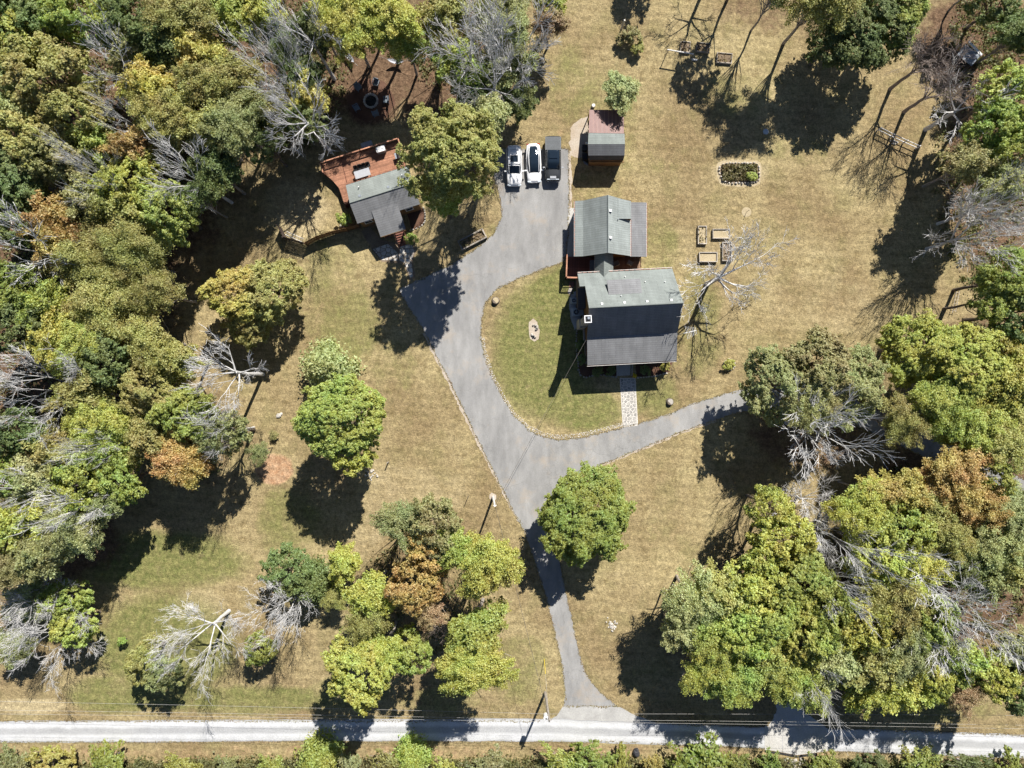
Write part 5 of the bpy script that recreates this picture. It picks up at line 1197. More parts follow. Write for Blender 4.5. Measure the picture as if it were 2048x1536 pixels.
for i, (px, py, lab) in enumerate(((1168, 300, 'upper dark bin by the shed door'), (1168, 317, 'lower dark bin at the shed corner'))):
    c = P(px, py); t = thing('wheeled_bin', lab, 'bin', c, 'bins beside the shed'); m = MB(); m.hexa([(c.x+x*.24, c.y+y*.26, 0) for x, y in ((-1, -1), (1, -1), (1, 1), (-1, 1))], [(c.x+x*.3, c.y+y*.33, .95) for x, y in ((-1, -1), (1, -1), (1, 1), (-1, 1))]); m.build('body', MT['black'], t)
    MB().box((c.x, c.y, .955), (.66, .72, .06)).build('lid', MT['black'], t)
    for s_ in (-1, 1): MB().tube([(c.x+s_*.2, c.y+.3, .1), (c.x+s_*.26, c.y+.3, .1)], .1, 10).build('wheel', MT['tyre'], t)
c = P(1171, 327); solo(MB().tube([(c.x-.3, c.y+.3, .12), (c.x, c.y, .14), (c.x+.35, c.y-.22, .1)], [.08, .16, .1], 7), 'garden_hose_bag', MT['cush'], 'grey cloth bundle lying at the shed corner', 'bag')

# ---- cottage
Cs = Fr(P(699.2, 406.3, 4.5), math.radians(17.3)); CL = 8.0
cot = thing('cottage', 'small grey-roofed cottage set at an angle with a red deck behind', 'house', Cs.p(4, 0))
CP = [(-2.68, 3.1), (0, 4.5), (2.32, 3.35)]
roof_from(Cs, 0, CL, CP[:2], cot, MT['shing'], .1); roof_from(Cs, 0, CL, CP[1:], cot, MT['shing2'], .1)
MB().tube([Cs.p(0, 0, 4.53), Cs.p(CL, 0, 4.53)], .06, 6).build('ridge_cap', MT['shing'], cot)
w = MB(); gable_wall(w, Cs, .2, CL-.2, [(-2.35, 3.12), (0, 4.38), (2.1, 3.3)], 0); w.build('wall', MT['siding'], cot)
m = MB(); m.slab([Cs.p(2.15, 4.55, 2.75), Cs.p(5.4, 4.55, 2.75), Cs.p(5.4, 1.55, 3.80), Cs.p(2.15, 1.55, 3.80)], .1); m.build('porch_roof', MT['shing2'], cot)
MB().tube([Cs.p(2.15, 4.58, 2.7), Cs.p(5.4, 4.58, 2.7)], .05, 5).build('fascia', MT['siding'], cot)
g = MB()
for i in range(12): g.tube([Cs.p(CL*i/12, -2.74, 3.05), Cs.p(CL*(i+.7)/12, -2.74, 3.05)], .055, 5)
g.build('gutter', MT['gut'], cot)
MB().prism(rect(Cs, 2.35, 5.2, 2.2, 4.2), 0, .95).build('porch_floor', MT['deckdk'], cot)
for u in (2.4, 5.15): MB().box(Cs.p(u, 4.3, .9), (.12, .12, 1.75), Cs.ang).build('porch_post', MT['siding'], cot)
for i in range(6): MB().prism(rect(Cs, 3.75, 4.95, 4.2+i*.27, 4.2+(i+1)*.27-.02), .86-i*.15-.05, .86-i*.15).build('step', MT['deckdk'], cot)
for u in (3.7, 5.0):
    MB().tube([Cs.p(u, 4.25, 1.8), Cs.p(u, 5.9, .9)], .05, 5).build('handrail', MT['rail'], cot)
    for v, z0, z1 in ((4.25, 0, 1.8), (5.9, 0, .92)): MB().box(Cs.p(u, v, z0), (.09, .09, z1-z0), Cs.ang).build('rail_post', MT['rail'], cot)
for u, v in ((1.55, -1.75), (7.0, -1.55)): pipe(cot, Cs.p(u, v, 4.5+v*.52), .06, .45)
for u, v in ((1.4, -.55), (5.0, -.55)): vent(cot, Cs.p(u, v, 4.5+v*.52), .3, .14, 'metal')
window(cot, Cs.p(1.2, 2.11, 2.0), .9, 1.0, Cs.ang); window(cot, Cs.p(6.5, 2.11, 2.0), .9, 1.0, Cs.ang); door(cot, Cs.p(3.9, 2.11, .96), .9, 2.0, Cs.ang, MT['deckdk'])
sheet('cottage_bed', [(812, 424), (842, 414), (850, 432), (846, 452), (826, 462)], .006, MT['mulch'], .08, .4, 26)
stone_row([(846, 413), (851, 428), (850, 444), (842, 453), (830, 458), (818, 462)], 'stone_bed_edge', 'pale stone edging of the bed right of the cottage porch', 'edging', 'stonep')
# cottage deck
CD = thing('cottage_deck', 'sunlit red boarded deck with rail behind the cottage', 'deck', P(720, 330))
ZD = 1.1
dp = [P(x, y, ZD) for x, y in ((641, 328), (796, 279), (812, 337), (692, 375), (699, 404), (690, 412), (678, 376), (664, 360), (648, 347))]
boards_poly(CD, [(p.x, p.y) for p in dp][::-1], Cs.ang, ZD, MT['deck'], .15)
MB().prism([(p.x*.998, p.y*.998) for p in dp][::-1], .0, ZD-.06).build('skirt', MT['deckdk'], CD)
def railing(parent, pts, z, h, mat, mat2, sp=.16):
    for a, b in zip(pts, pts[1:]):
        aa, bb = P(*a, z+h), P(*b, z+h); L = (bb-aa).length; ang = math.atan2((bb-aa).y, (bb-aa).x)
        MB().box((aa+bb)/2, (L+.1, .15, .05), ang).build('top_rail', mat, parent)
        MB().box((aa+bb)/2-Vector((0, 0, h-.12)), (L, .05, .05), ang).build('bottom_rail', mat2, parent)
        for i in range(int(L/sp)): q = aa.lerp(bb, (i+.5)/int(L/sp)); MB().box((q.x, q.y, z+.1), (.04, .04, h-.12), ang).build('baluster', mat2, parent)
        n = max(1, int(L/1.8))
        for i in range(n+1): q = aa.lerp(bb, i/n); MB().box((q.x, q.y, 0), (.11, .11, z+h+.09), ang).build('post', mat2, parent)
railing(CD, [(646, 345), (640, 325.5), (720, 300), (796, 276.5), (806, 308)], ZD, .95, MT['rail'], MT['deckdk'])
a, b = P(683, 322, ZD+.02), P(694, 366, ZD+.02); MB().tube([a, b], .04, 4).build('seam_board', MT['deckdk'], CD)
def table(px, py, z, L, Wd, h, rz, label, mat, name='outdoor_table'):
    c = P(px, py, z+h); c.z = z; t = thing(name, label, 'table', c); MB().box(c+Vector((0, 0, h-.05)), (L, Wd, .05), rz).build('table_top', mat, t)
    for sx in (-1, 1):
        for sy in (-1, 1): o = Matrix.Rotation(rz, 4, 'Z')@Vector((sx*(L/2-.1), sy*(Wd/2-.1), 0)); MB().box(c+o, (.07, .07, h-.05), rz).build('leg', mat, t)
table(724.5, 346.5, ZD, 1.95, .95, .78, Cs.ang, 'pale rectangular table on the cottage deck', MT['offw'])
for i, (x, y) in enumerate(((713, 338), (721, 335.5), (729, 333), (737, 331))): chair(x, y+1, ZD, Cs.ang+math.pi, ['first', 'second', 'third', 'last'][i]+' dark chair from the left behind the pale deck table', MT['dark'], 'deck table chairs', .8)
t = thing('grill_cart', 'white topped grill cart at the rail of the cottage deck', 'grill', P(761, 297, ZD)); c = P(761, 298, ZD+.9); c.z = ZD
MB().box(c, (1.05, .6, .75), Cs.ang).build('cabinet', MT['metal'], t); MB().box(c+Vector((0, 0, .75)), (1.1, .64, .18), Cs.ang).build('lid', MT['white'], t); MB().box(c+Vector((.08, .42, .6)), (1.0, .2, .06), Cs.ang).build('shelf', MT['offw'], t)
t = thing('smoker_grill', 'dark covered grill at the right end of the cottage deck', 'grill', P(798, 309, ZD)); c = P(798, 309, ZD+.9); c.z = ZD
MB().box(c, (.55, 1.15, .6), .28).build('cart', MT['dark'], t); MB().tube([c+Vector((-.12, .45, .8)), c+Vector((.12, -.45, .8))], .26, 10).build('lid', MT['sidingdk'], t); MB().box(c+Vector((-.42, -.1, .62)), (.28, .7, .05), .28).build('side_shelf', MT['metal'], t)
c = P(733, 288, .9); t = thing('storage_box', 'blue-grey storage box outside the rail of the cottage deck', 'storage box', (c.x, c.y, 0)); MB().box((c.x, c.y, 0), (1.35, .55, .8), Cs.ang).build('box', MT['acm'], t); MB().box((c.x, c.y, .8), (1.42, .62, .06), Cs.ang).build('lid', MT['metal'], t)

# ---- privacy fence beside the cottage
fe = thing('privacy_fence', 'dark brown board fence running left from the cottage', 'fence', P(608, 484))
FH = 1.8
def fence_run(pts, mat):
    for a, b in zip(pts, pts[1:]):
        A, B = P(*a, FH), P(*b, FH); A.z = B.z = 0; L = (B-A).length; ang = math.atan2((B-A).y, (B-A).x); n = int(L/.145)
        me = MB().box((0, 0, .05), (.135, .022, FH-.05)).mesh('picket', mat)
        for i in range(n):
            o = mesh_obj('picket', me, fe); o.location = A.lerp(B, (i+.5)/n)-ORG[fe]+Vector((0, 0, r.uniform(-.02, .03))); o.rotation_euler.z = ang
        nn = Vector((-math.sin(ang), math.cos(ang), 0))*.05
        for z in (.4, 1.45): MB().box((A+B)/2+nn+Vector((0, 0, z)), (L, .05, .09), ang).build('rail', mat, fe)
        k = max(1, int(L/2.3))
        for i in range(k+1): MB().box(A.lerp(B, i/k)+nn*1.8, (.1, .1, FH+.05), ang).build('post', mat, fe)
fence_run([(716, 448.5), (690, 456), (660, 463), (630, 473), (608.5, 484.5)], MT['fence'])
fence_run([(608, 485), (565.5, 472.8), (553.8, 449.3)], MT['fencedk'])
t = thing('ladder', 'white metal ladder leaning against the inside of the fence corner', 'ladder', P(588, 476))
A, B = P(572, 466, .4), P(606, 481, .7); s = (B-A).normalized().cross(Vector((0, 0, 1)))*.22
for k in (-1, 1): MB().tube([A+s*k, B+s*k], .03, 5).build('stile', MT['white'], t)
for i in range(9): q = A.lerp(B, (i+.5)/9); MB().tube([q-s, q+s], .022, 5).build('rung', MT['metal'], t)
c = P(683, 452); solo(MB().blob(c, (.5, .45, .4), r).blob(c+Vector((.3, -.1, 0)), (.35, .3, .3), r), 'garden_ornament', MT['stonep'], 'pale stone ornament at the left corner of the cottage', 'ornament')
# ------------------------------------------------------------------ vehicles
def loft(sec, cap=True):
    m = MB(); n = len(sec[0])
    for s in sec: m.v += [tuple(p) for p in s]
    for i in range(len(sec)-1):
        for j in range(n-1): a = i*n+j; m.f.append((a, a+1, a+n+1, a+n))
    if cap: m.f.append(tuple(range(n-1, -1, -1))); m.f.append(tuple(range((len(sec)-1)*n, len(sec)*n)))
    return m
def arc_section(y, w, zb, zt, crown=.05, tuck=.9, sh=.86):
    "open ring from left sill over the top to the right sill"
    return [(-w*tuck, y, zb), (-w, y, zb+(zt-zb)*.35), (-w*.99, y, zb+(zt-zb)*.72), (-w*sh, y, zt), (-w*.45, y, zt+crown*.8), (0, y, zt+crown), (w*.45, y, zt+crown*.8), (w*sh, y, zt), (w*.99, y, zb+(zt-zb)*.72), (w, y, zb+(zt-zb)*.35), (w*tuck, y, zb)]
def interp(tab, t):
    for (a, *va), (b, *vb) in zip(tab, tab[1:]):
        if a <= t <= b: f = (t-a)/(b-a); f = f*f*(3-2*f)*.4+f*.6; return [x+(y-x)*f for x, y in zip(va, vb)]
    return list(tab[-1][1:])
def car(px, py, name, label, L, Wd, body, cab, paint, roof_paint, tone, kind, H=0.8, rz=0.0):
    """local -y is the front (down in the picture); body: (t, halfwidth, top z); cab: (t, half base, half roof, z base, z roof); t runs rear 0 to front 1"""
    c = P(px, py, H); c.z = 0; root = thing(name, label, 'car' if kind != 'truck' else 'pickup truck', (0, 0, 0), 'cars parked on the drive')
    Y = lambda t: L/2-t*L
    N = 26; sec = [arc_section(Y(i/N), *[interp(body, i/N)[0]*Wd/2, .32 if 0 < i < N else .42, interp(body, i/N)[1]]) for i in range(N+1)]
    bo = loft(sec).build('body', paint, root, True)
    # bonnet shut line and grille
    gs_ = []; t0, t1 = cab[0][0], cab[-1][0]; K = 18
    for i in range(K+1):
        t = t0+(t1-t0)*i/K; wb, wr, z0, z1 = interp(cab, t); wb *= Wd/2; wr *= Wd/2
        gs_.append([(-wb, Y(t), z0-.05), (-(wb*.55+wr*.45), Y(t), z0+(z1-z0)*.6), (-wr, Y(t), z1-.02*(z1-z0)), (-wr*.5, Y(t), z1+.025*(z1-z0)), (0, Y(t), z1+.035*(z1-z0)), (wr*.5, Y(t), z1+.025*(z1-z0)), (wr, Y(t), z1-.02*(z1-z0)), (wb*.55+wr*.45, Y(t), z0+(z1-z0)*.6), (wb, Y(t), z0-.05)])
    gl = loft(gs_).build('greenhouse', MT['cglass'], root, True)
    ra, rb = roof_paint
    if rb > ra:
        rs = []
        for i in range(9):
            t = ra+(rb-ra)*i/8; wb, wr, z0, z1 = interp(cab, t); wr *= Wd/2*1.02; rs.append([(-wr, Y(t), z1-.01), (-wr*.6, Y(t), z1+.035), (0, Y(t), z1+.05), (wr*.6, Y(t), z1+.035), (wr, Y(t), z1-.01)])
        loft(rs, False).build('roof_panel', paint, root, True)
    for s in (-1, 1):
        rs = []
        for i in range(K+1):
            t = t0+(t1-t0)*i/K; wb, wr, z0, z1 = interp(cab, t); rs.append(Vector((s*wr*Wd/2*1.0, Y(t), z1+.0)))
        MB().tube(rs, .045, 6).build('roof_rail', paint, root, True)
        MB().box((s*(Wd/2+.12), Y(interp_t(cab)), body[len(body)//2][2]-.02), (.26, .14, .16)).build('mirror', tone, root)
        hl = MB(); hl.box((s*Wd*.34, Y(.985), .62), (.42, .16, .14), s*.18); hl.build('headlight', MT['lamp'], root)
        tl = MB(); tl.box((s*Wd*.36, Y(.012), .85), (.36, .1, .14)); tl.build('tail_light', MT['lampr'], root)
        for t in (.19, .80):
            wy = Y(t); tm = MB(); tm.tube([(s*(Wd/2-.24), wy, .35), (s*(Wd/2-.01), wy, .35)], .35, 18); to = tm.build('wheel', MT['tyre'], root); MB().tube([(s*(Wd/2-.02), wy, .35), (s*(Wd/2+.005), wy, .35)], .22, 14).build('rim', MT['rim'], to)
    MB().box((0, Y(.995), .42), (Wd*.78, .12, .2)).build('bumper', tone, root); MB().box((0, Y(.004), .45), (Wd*.8, .12, .2)).build('bumper', tone, root)
    # wipers
    wz = interp(cab, cab[-2][0]+(cab[-1][0]-cab[-2][0])*.8)
    MB().tube([(-.5, Y(cab[-1][0])+.06, wz[2]+.08), (.1, Y(cab[-1][0])+.1, wz[2]+.1)], .014, 4).build('wiper', MT['black'], root)
    root.location = c; root.rotation_euler.z = rz; return root
def interp_t(cab): return cab[-2][0]+(cab[-1][0]-cab[-2][0])*.55
sed_body = [(0, .72, .95), (.05, .90, 1.02), (.2, .99, 1.02), (.5, 1.0, .98), (.7, .99, .95), (.88, .95, .82), (.96, .84, .70), (1, .66, .60)]
sed_cab = [(.06, .50, .42, 1.0, 1.04), (.16, .76, .58, 1.0, 1.28), (.36, .85, .66, .98, 1.44), (.55, .86, .66, .97, 1.42), (.64, .85, .62, .95, 1.30), (.76, .78, .60, .93, .97)]
w2 = car(1067.5, 326, 'parked_car', 'white sedan with a dark glass roof, middle of the three parked vehicles', 4.75, 1.9, sed_body, sed_cab, MT['carw'], (0, 0), MT['carw'], 'car', rz=.04)
suv_body = [(0, .80, 1.05), (.04, .93, 1.12), (.2, 1.0, 1.12), (.5, 1.0, 1.08), (.7, 1.0, 1.06), (.86, .97, 1.0), (.95, .88, .86), (1, .7, .7)]
suv_cab = [(.02, .74, .60, 1.08, 1.12), (.07, .86, .72, 1.1, 1.66), (.3, .9, .76, 1.08, 1.74), (.52, .9, .76, 1.07, 1.73), (.58, .89, .72, 1.06, 1.62), (.72, .82, .66, 1.04, 1.08)]
w1 = car(1028.5, 331, 'parked_car', 'white estate car half under the tree, leftmost of the three parked vehicles', 4.95, 1.95, suv_body, suv_cab, MT['carw'], (.07, .555), MT['carw'], 'car', .9, .015)
for ta, tb in ((.30, .46),):
    q = MB(); q.box((0, 4.95/2-4.95*(ta+tb)/2, 1.80), (.95, 4.95*(tb-ta), .03)); q.build('sunroof', MT['cglass'], w1)
for t_ in (.16, .50): MB().box((0, 4.95/2-4.95*t_, 1.84), (1.5, .05, .04)).build('roof_bar', MT['chrome'], w1)
tr_body = [(0, .88, 1.28), (.03, .95, 1.3), (.35, .97, 1.3), (.5, .98, 1.26), (.7, .98, 1.24), (.88, .97, 1.2), (.965, .93, 1.08), (1, .80, .92)]
tr_cab = [(.325, .82, .70, 1.28, 1.34), (.345, .86, .74, 1.28, 1.84), (.5, .87, .75, 1.26, 1.88), (.62, .87, .74, 1.25, 1.84), (.66, .86, .70, 1.24, 1.72), (.755, .82, .66, 1.22, 1.27)]
w3 = car(1106, 318, 'parked_pickup', 'dark grey pickup truck with a slatted bed cover, rightmost of the three parked vehicles', 5.5, 2.08, tr_body, tr_cab, MT['card'], (0, 0), MT['chrome'], 'truck', .95, 0.0)
Y3 = lambda t: 5.5/2-t*5.5
for i in range(11): MB().box((0, Y3(.02+.295*(i+.5)/11), 1.36), (1.72, 5.5*.295/11-.025, .03)).build('cover_slat', MT['ton'], w3)
for s in (-1, 1): MB().box((s*.92, Y3(.168), 1.33), (.13, 5.5*.3, .05)).build('bed_rail', MT['ton'], w3)
MB().box((0, Y3(.47), 1.945), (1.0, .75, .015)).build('sunroof', MT['cglass'], w3)
MB().box((0, Y3(.97), 1.06), (1.5, .1, .08)).build('light_bar', MT['lamp'], w3); MB().box((0, Y3(.93), 1.22), (.75, .3, .02)).build('bonnet_vent', MT['chrome'], w3)

# ------------------------------------------------------------------ fire pit and chairs
fp = thing('fire_pit', 'round stone fire pit in the shaded clearing above the cottage', 'fire pit', P(742, 202.5))
for ring, (rad, z) in enumerate(((.82, 0), (.84, .17))):
    for i in range(18):
        a = 2*math.pi*(i+.5*ring)/18; p = P(742, 202.5)+Vector((math.cos(a)*rad, math.sin(a)*rad, z)); MB().blob(p, (.32, .3, .2), r, a+1.57, k=6).build('stone', MT['stonep'], fp)
c = P(742, 202.5); MB().tube([c+Vector((0, 0, .01)), c+Vector((0, 0, .08))], .68, 18).build('ash_bed', MT['char'], fp)
for i in range(4): a = i*.8; MB().tube([c+Vector((math.cos(a)*.5, math.sin(a)*.5, .12+.04*i)), c-Vector((math.cos(a)*.45, math.sin(a)*.45, -.14-.04*i))], .06, 6).build('charred_log', MT['char'], fp)
for px, py, lab in ((718, 178, 'upper left chair at the fire pit'), (753, 169, 'top chair at the fire pit'), (773, 203, 'right-hand chair at the fire pit'), (752, 229, 'bottom chair at the fire pit'), (715, 218, 'lower left chair at the fire pit')):
    chair(px, py, 0, math.atan2(-(202.5-py), 742-px)-math.pi/2, 'slate blue '+lab, MT['cush'], 'fire pit chairs', 1.15)
for (ax, ay), (bx, by), lab in (((683, 95), (708, 124), 'left pale hammock slung between trees above the fire pit'), ((774, 118), (808, 122), 'right pale hammock slung between trees above the fire pit')):
    A, B = P(ax, ay, 1.1), P(bx, by, 1.1); d = (B-A).normalized(); s = d.cross(Vector((0, 0, 1)))*.3; t = thing('hammock', lab, 'hammock', ((A.x+B.x)/2, (A.y+B.y)/2, 0), 'hammocks')
    rows = []
    for i in range(9):
        f = i/8; w_ = math.sin(math.pi*f)**.6; q = A.lerp(B, f)-Vector((0, 0, .5*math.sin(math.pi*f))); rows.append([q-s*w_+Vector((0, 0, .1*w_)), q-Vector((0, 0, .08*w_)), q+s*w_+Vector((0, 0, .1*w_))])
    loft(rows, False).build('cloth', MT['offw'], t)
    for p, e in ((A, -1), (B, 1)): MB().tube([p, p+d*e*.9+Vector((0, 0, .4))], .02, 4).build('rope', MT['wire'], t)

# ------------------------------------------------------------------ planter, raised beds, stone beds
def bed(cx, cy, L, Wd, rz, h, label, mat, soil, group, name='raised_bed', th=.09, plants=0, col=(.2, .15, .06)):
    c = P(cx, cy); t = thing(name, label, 'raised bed', c, group); co, si = math.cos(rz), math.sin(rz)
    for s in (-1, 1):
        MB().box((c.x-si*s*(Wd/2-th/2), c.y+co*s*(Wd/2-th/2), 0), (L, th, h), rz).build('board', mat, t)
        MB().box((c.x+co*s*(L/2-th/2), c.y+si*s*(L/2-th/2), 0), (th, Wd-2*th-.004, h-.004), rz).build('board', mat, t)
    MB().box((c.x, c.y, 0), (L-2*th-.006, Wd-2*th-.006, h*.62), rz).build('soil', soil, t)
    if plants:
        rg = np.random.default_rng(plants); n = plants; u = rg.uniform(-.46, .46, n)*L; v = rg.uniform(-.4, .4, n)*Wd
        p = np.stack([c.x+u*co-v*si, c.y+u*si+v*co, h*.4+rg.uniform(0, .4, n)], 1)-np.array(c); vv, ff = leaf_quads(p, rg.normal(0, .6, (n, 3))+np.array([0, 0, .6]), rg.uniform(.1, .26, n), rg)
        o = mesh_obj('plants', np_mesh('plants', vv, ff, MT['leaf']), t); o.color = (*col, 1); o['kind'] = 'stuff'
    return t
bed(945, 480, 3.55, 1.3, math.radians(27.5), .55, 'grey framed long planter box beside the driveway', MT['grey'], MT['soil'], None, 'planter_box', .16, 260)
RB = 'raised beds under the bare tree'
bed(1403.3, 471, 1.12, 2.3, 0, .42, 'narrow upright wooden bed at the upper left of the four', MT['bedwood'], MT['straw'], RB, plants=60)
bed(1441, 468.5, 2.2, 1.22, 0, .42, 'wide wooden bed at the upper right of the four', MT['bedwood'], MT['straw'], RB)
bed(1452.5, 504, 1.22, 2.4, 0, .42, 'narrow upright wooden bed at the lower right of the four', MT['bedwood'], MT['soil'], RB, plants=50)
bed(1415, 515, 2.3, 1.25, 0, .42, 'wide wooden bed at the lower left of the four', MT['bedwood'], MT['straw'], RB)
RT = 'old beds in the shade at the top'
bed(1405, 97, 1.7, 1.2, -.12, .35, 'middle old bed frame in the shade at the top', MT['grey'], MT['soil'], RT, plants=60)
bed(1447.5, 118, 1.95, 1.3, -.08, .35, 'right-hand old bed frame in the shade at the top', MT['grey'], MT['soil'], RT, plants=60)
bed(1369.5, 96, 1.25, 1.4, -.06, .35, 'left-hand old bed frame in the shade at the top', MT['grey'], MT['soil'], RT, plants=60)
t = thing('trellis_rail', 'pale pole rail on two posts below the old bed frames', 'trellis', P(1352, 116))
for x, y in ((1331, 112), (1378, 121)): MB().tube([P(x, y), P(x, y, 1.9).xy.to_3d()*0+Vector((P(x, y).x, P(x, y).y, 1.75))], .05, 6).build('post', MT['grey'], t)
A, B = P(1331, 112), P(1378, 121); A.z = B.z = 1.72; MB().tube([A-Vector((.15, 0, 0)), B+Vector((.15, 0, 0))], .075, 7).build('rail', MT['polew'], t)
A, B = P(1383, 120), P(1394, 121); solo(MB().tube([A+Vector((0, 0, .12)), B+Vector((0, 0, .12))], .12, 7), 'fallen_log', MT['polew'], 'short pale log right of the pole rail', 'log')
# oval stone flower bed
ob = [(1441, 331), (1450, 327), (1480, 326.5), (1510, 327), (1517, 331), (1518, 350), (1516, 363), (1505, 366), (1475, 367), (1455, 366.5), (1446, 362), (1439, 350), (1438, 338), (1441, 331)]
sheet('flower_bed_soil', ob[:-1][::-1], .008, MT['soil'], .03, .5, 40)
sheet('flower_bed_rim', [(1480+(x-1480)*1.13, 346+(y-346)*1.3) for x, y in ob[:-1]][::-1], .005, MT['straw'], .08, .4, 47)
FB = stone_row(ob, 'flower_bed', 'long rounded flower bed ringed with pale stones on the right lawn', 'flower bed', 'stonep', (.24, .42), h=(.15, .3))
def plant_mass(parent, inside, n, col, zmax=.5, leaf=(.12, .28), seed=3):
    rg = np.random.default_rng(seed); pts = []
    while len(pts) < n:
        x, y = inside(rg); k = .8+.4*math.sin(x*.35)*math.cos(y*.4); pts.append((*P(x, y)[:2], rg.uniform(.05, zmax)*k))
    p = np.array(pts)-np.array(ORG[parent]); v, f = leaf_quads(p, rg.normal(0, .7, p.shape)+np.array([0, 0, .6]), rg.uniform(*leaf, len(p)), rg)
    o = mesh_obj('plants', np_mesh('plants', v, f, MT['leaf']), parent); o.color = (*col, 1); o['kind'] = 'stuff'
plant_mass(FB, lambda g: (g.uniform(1444, 1513), g.uniform(330, 362)), 1500, (.17, .15, .055), .5)
RG = stone_row([(1458+11.5*math.cos(a*.483), 730+11.5*math.sin(a*.483)) for a in range(14)], 'ring_bed', 'small round stone ring planted with a yellow-green clump right of the house', 'flower bed', 'stonep', (.2, .34))
IB = thing('rock_bed', 'small pale rock bed in the middle of the front lawn', 'rock bed', P(1068, 661))
sheet('rock_bed_ground', [(1059, 645), (1066, 637), (1074, 643), (1079, 660), (1077, 678), (1069, 683), (1060, 678), (1058, 660)][::-1], .006, MT['path'], .08, .4, 41)
for i in range(9): p = P(r.uniform(1063, 1075), r.uniform(645, 677)); MB().blob(p, (r.uniform(.2, .6), r.uniform(.2, .4), r.uniform(.15, .45)), r, r.uniform(0, 3)).build('stone', MT['stonep'], IB)
def stump(px, py, rad, h, label, mat='polew'):
    c = P(px, py); t = thing('tree_stump', label, 'stump', c, 'stumps on the lawn'); m = MB(); m.tube([c, c+Vector((0, 0, h*.5)), c+Vector((.02, .02, h))], [rad*1.3, rad, rad*.96], 12); m.build('bark', MT['bark'], t)
    MB().tube([c+Vector((.02, .02, h)), c+Vector((.02, .02, h+.02))], rad*.93, 12).build('cut_face', MT[mat], t)
stump(991, 602, .42, .45, 'pale sawn stump on the inner curve of the driveway', 'straw'); stump(1339, 804, .4, .4, 'grey sawn stump above the branch drive', 'stonep')
for px, py, n, s, lab in ((1224, 1250, 34, 11, 'white rock pile on the lower right lawn'), (742, 950, 20, 13, 'pale rock pile beside the bright green lawn tree'), (1790, 285, 9, 6, 'few pale rocks by the rail fence')):
    t = thing('rock_pile', lab, 'rock pile', P(px, py))
    for i in range(n): p = P(r.gauss(px, s*.5), r.gauss(py, s*.55)); MB().blob(p, (r.uniform(.15, .4), r.uniform(.15, .35), r.uniform(.06, .22)), r, r.uniform(0, 3)).build('stone', MT['stonep'], t)
c = P(558, 831); solo(MB().blob(c, (.8, .6, .25), r, .4).blob(c+Vector((.3, .2, 0)), (.4, .4, .2), r), 'stone_slab', MT['stonep'], 'lone pale slab left of the bright green lawn tree', 'stone')
c = P(1272, 1504); t = thing('tarp_heap', 'black tarp heap on the verge below the gravel road', 'tarp', c); MB().blob(c, (.95, 1.25, .6), r, .3, k=9).build('tarp', MT['tarp'], t); MB().blob(c+Vector((.05, .45, .25)), (.5, .4, .35), r, .2).build('fold', MT['tarp'], t)
c = P(1493, 424); t = thing('survey_stake', 'thin stake in a pale bare disc on the right lawn', 'stake', c); MB().tube([c, c+Vector((0, 0, 1.1))], .03, 5).build('stake', MT['grey'], t); MB().tube([c+Vector((0, 0, .004)), c+Vector((0, 0, .02))], [.62, .5], 14).build('sand_disc', MT['straw'], t)
c = P(1527, 268); t = thing('bird_bath', 'small blue bird bath in the shade of the big dark tree', 'bird bath', c); MB().tube([c, c+Vector((0, 0, .7))], .09, 8).build('pedestal', MT['stoned'], t); MB().tube([c+Vector((0, 0, .7)), c+Vector((0, 0, .85))], [.2, .36], 14).build('bowl', MT['acm'], t)

# ------------------------------------------------------------------ posts, fences, poles, wires
def post(px, py, h, rad, label, mat, name='timber_post', cat='post', lean=(0, 0)):
    c = P(px, py); return solo(MB().tube([c, c+Vector((lean[0], lean[1], h))], [rad*1.1, rad], 7), name, MT[mat], label, cat)
post(1243, 57, 1.9, .1, 'pale leaning post beside brownish shrubs on the top lawn', 'polew', lean=(.1, .1)); post(777, 924, 1.2, .07, 'short post with wire on the left lawn', 'grey'); post(545, 895, 1.5, .05, 'dark stake beside the bare red soil', 'dark'); post(937, 992, 1.6, .04, 'thin stake left of the upper utility pole', 'dark')
RF = thing('rail_fence', 'grey timber rail fence section under the tall bare trees', 'fence', P(1795, 281))
pp = [(1753, 262), (1779, 275), (1805, 287), (1830, 298)]
for x, y in pp: MB().box(P(x, y), (.13, .13, 1.25), .4).build('post', MT['polew'], RF)
for a, b in zip(pp, pp[1:]):
    A, B = P(*a), P(*b)
    for z in (.45, 1.1): MB().tube([A+Vector((0, 0, z)), B+Vector((0, 0, z))], .06, 5).build('rail', MT['polew'], RF)
# old metal shed, top right
MS = thing('metal_shed', 'old low shed with blue-grey metal roof under bare twigs at the top right', 'shed', P(1925, 105))
q = [P(1914, 109.6, 1.6), P(1943, 132, 1.6), P(1960.5, 111.5, 1.9), P(1931, 88.8, 1.9)]; m = MB(); m.slab(q, .05); m.build('roof_sheet', MT['metal'], MS)
for i in range(7): f = (i+.5)/7; m = MB(); m.tube([q[0].lerp(q[1], f), q[3].lerp(q[2], f)], .03, 4); m.build('rib', MT['metal'], MS)
m = MB(); m.slab([P(1962, 112.5, 1.95), P(1966, 109, 2.0), P(1939, 80.5, 2.0), P(1936, 84, 1.95)], .06); m.build('fascia', MT['white'], MS)
k = [P(1914, 109, 1.5), P(1943, 131, 1.5), P(1964, 108, 1.5), P(1937, 84, 1.5)]; MB().prism([((p.x*.9+k[0].x*.1), (p.y*.9+k[0].y*.1)) for p in k], 0, 1.5).build('wall', MT['dark'], MS)
c = P(1910, 608); t = thing('step_ladder', 'grey wooden ladder lying in branch shadow on the right', 'ladder', c)
A, B = P(1916, 582, .1), P(1908, 625, .5); s = Vector((.2, .03, 0))
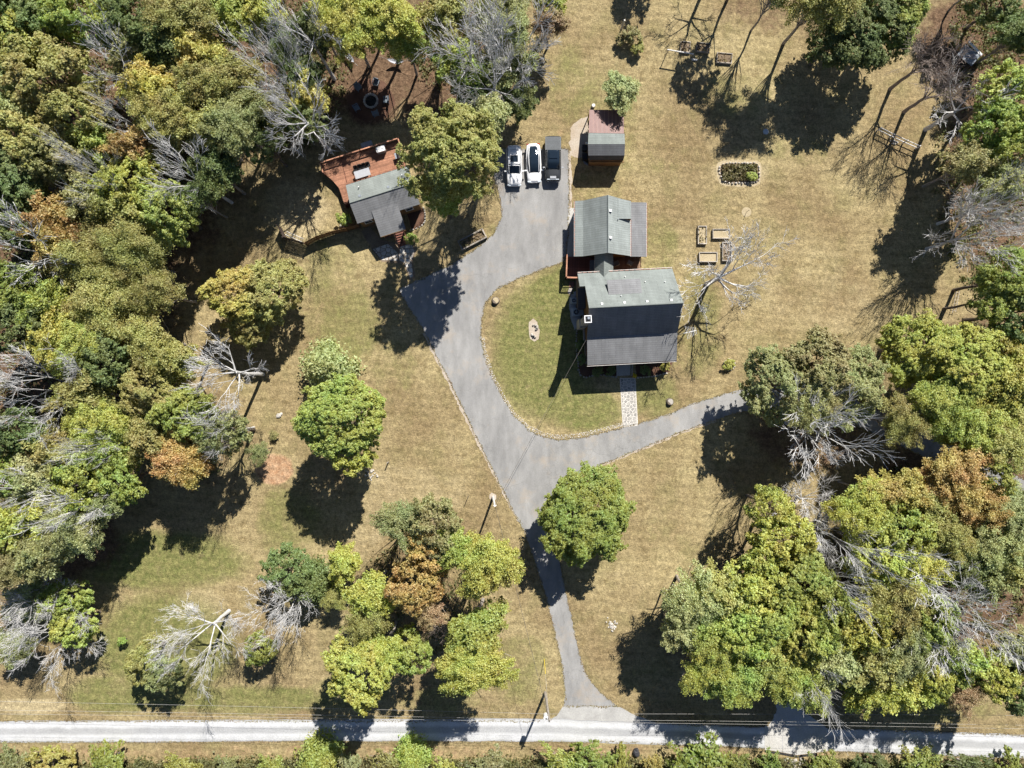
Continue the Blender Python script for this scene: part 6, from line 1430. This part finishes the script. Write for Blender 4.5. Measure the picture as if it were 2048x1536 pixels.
for e in (-1, 1): MB().tube([A+s*e, B+s*e], .035, 5).build('stile', MT['grey'], t)
for i in range(6): q_ = A.lerp(B, (i+.5)/6); MB().tube([q_-s, q_+s], .03, 5).build('rung', MT['grey'], t)
# utility poles
p1 = P(1090, 1385); top1 = Vector((p1.x+.12, p1.y+.25, 8.1)); p2 = P(986, 994); top2 = Vector((p2.x+.4, p2.y+.1, 7.2))
U1 = thing('utility_pole', 'tall utility pole with transformer at the mouth of the driveway', 'utility pole', p1, 'utility poles')
MB().tube([p1, top1], [.17, .12], 9).build('pole', MT['pole'], U1)
tc = top1+Vector((-.36, -.02, -1.1)); MB().tube([tc-Vector((0, 0, .45)), tc+Vector((0, 0, .4))], .27, 12).build('transformer', MT['white'], U1); MB().tube([tc+Vector((0, 0, .4)), tc+Vector((.1, 0, .62))], .06, 7).build('bushing', MT['dark'], U1)
MB().box(top1+Vector((.1, 0, -.35)), (.5, .1, .1)).build('crossarm', MT['pole'], U1); MB().tube([top1, top1+Vector((0, 0, .2))], .06, 7).build('insulator', MT['dark'], U1)
U2 = thing('utility_pole', 'pale utility pole left of the driveway with a service wire to the house', 'utility pole', p2, 'utility poles')
MB().tube([p2, top2], [.16, .11], 9).build('pole', MT['polew'], U2); MB().box(top2-Vector((0, 0, .4)), (.4, .1, .1)).build('crossarm', MT['polew'], U2)
sheet('pole_foot_sand', [(978, 990), (984, 985), (993, 989), (993, 998), (985, 1001), (979, 997)][::-1], .006, MT['path'], .06, .4, 44)
def wire(pts, label, sag=.5, rad=.016, mat='wire'):
    A, B = pts; q = []
    for i in range(25): f = i/24; p = A.lerp(B, f); p.z -= sag*4*f*(1-f); q.append(p)
    solo(MB().tube(q, rad, 4), 'power_line', MT[mat], label, 'power line', 'power lines')
hs = Hs.p(-.05, 3.3, 5.0)
wire((top2-Vector((0, 0, .3)), hs), 'service wire crossing the driveway up to the left gable of the main house', .6, .018, 'wired')
wire((top1-Vector((.1, 0, .9)), top2-Vector((0, 0, .6))), 'wire linking the two utility poles along the drive', .4, .02, 'wired')
for k, (ly, ry, z, lab) in enumerate(((1422, 1454, 8.0, 'upper of the paired lines above the gravel road'), (1430, 1461.5, 8.15, 'lower of the paired lines above the gravel road'), (1404, 1434, 6.4, 'lone faint line on the lawn side of the gravel road'))):
    a_ = top1+Vector((0, -.1+.2*(1-k), z-8.1)) if k < 2 else top1+Vector((0, 0, -1.7))
    for side, ex, ey in (('left', -60, ly), ('right', 2110, ry)):
        e_ = P(ex, ey, z); d_ = (e_-a_); far = a_+d_*1.5; wire((a_, far), lab+', '+side+' of the pole', .35, .013)
g1 = P(1088.5, 1318, 0); t = thing('guy_wire', 'guy wire with a yellow guard above the driveway mouth pole', 'guy wire', g1)
tt = top1-Vector((0, 0, 1.2)); f_ = g1.lerp(tt, .28); MB().tube([g1, f_], .032, 6).build('yellow_guard', MT['yellow'], t); MB().tube([f_, tt], .016, 4).build('wire', MT['wire'], t)
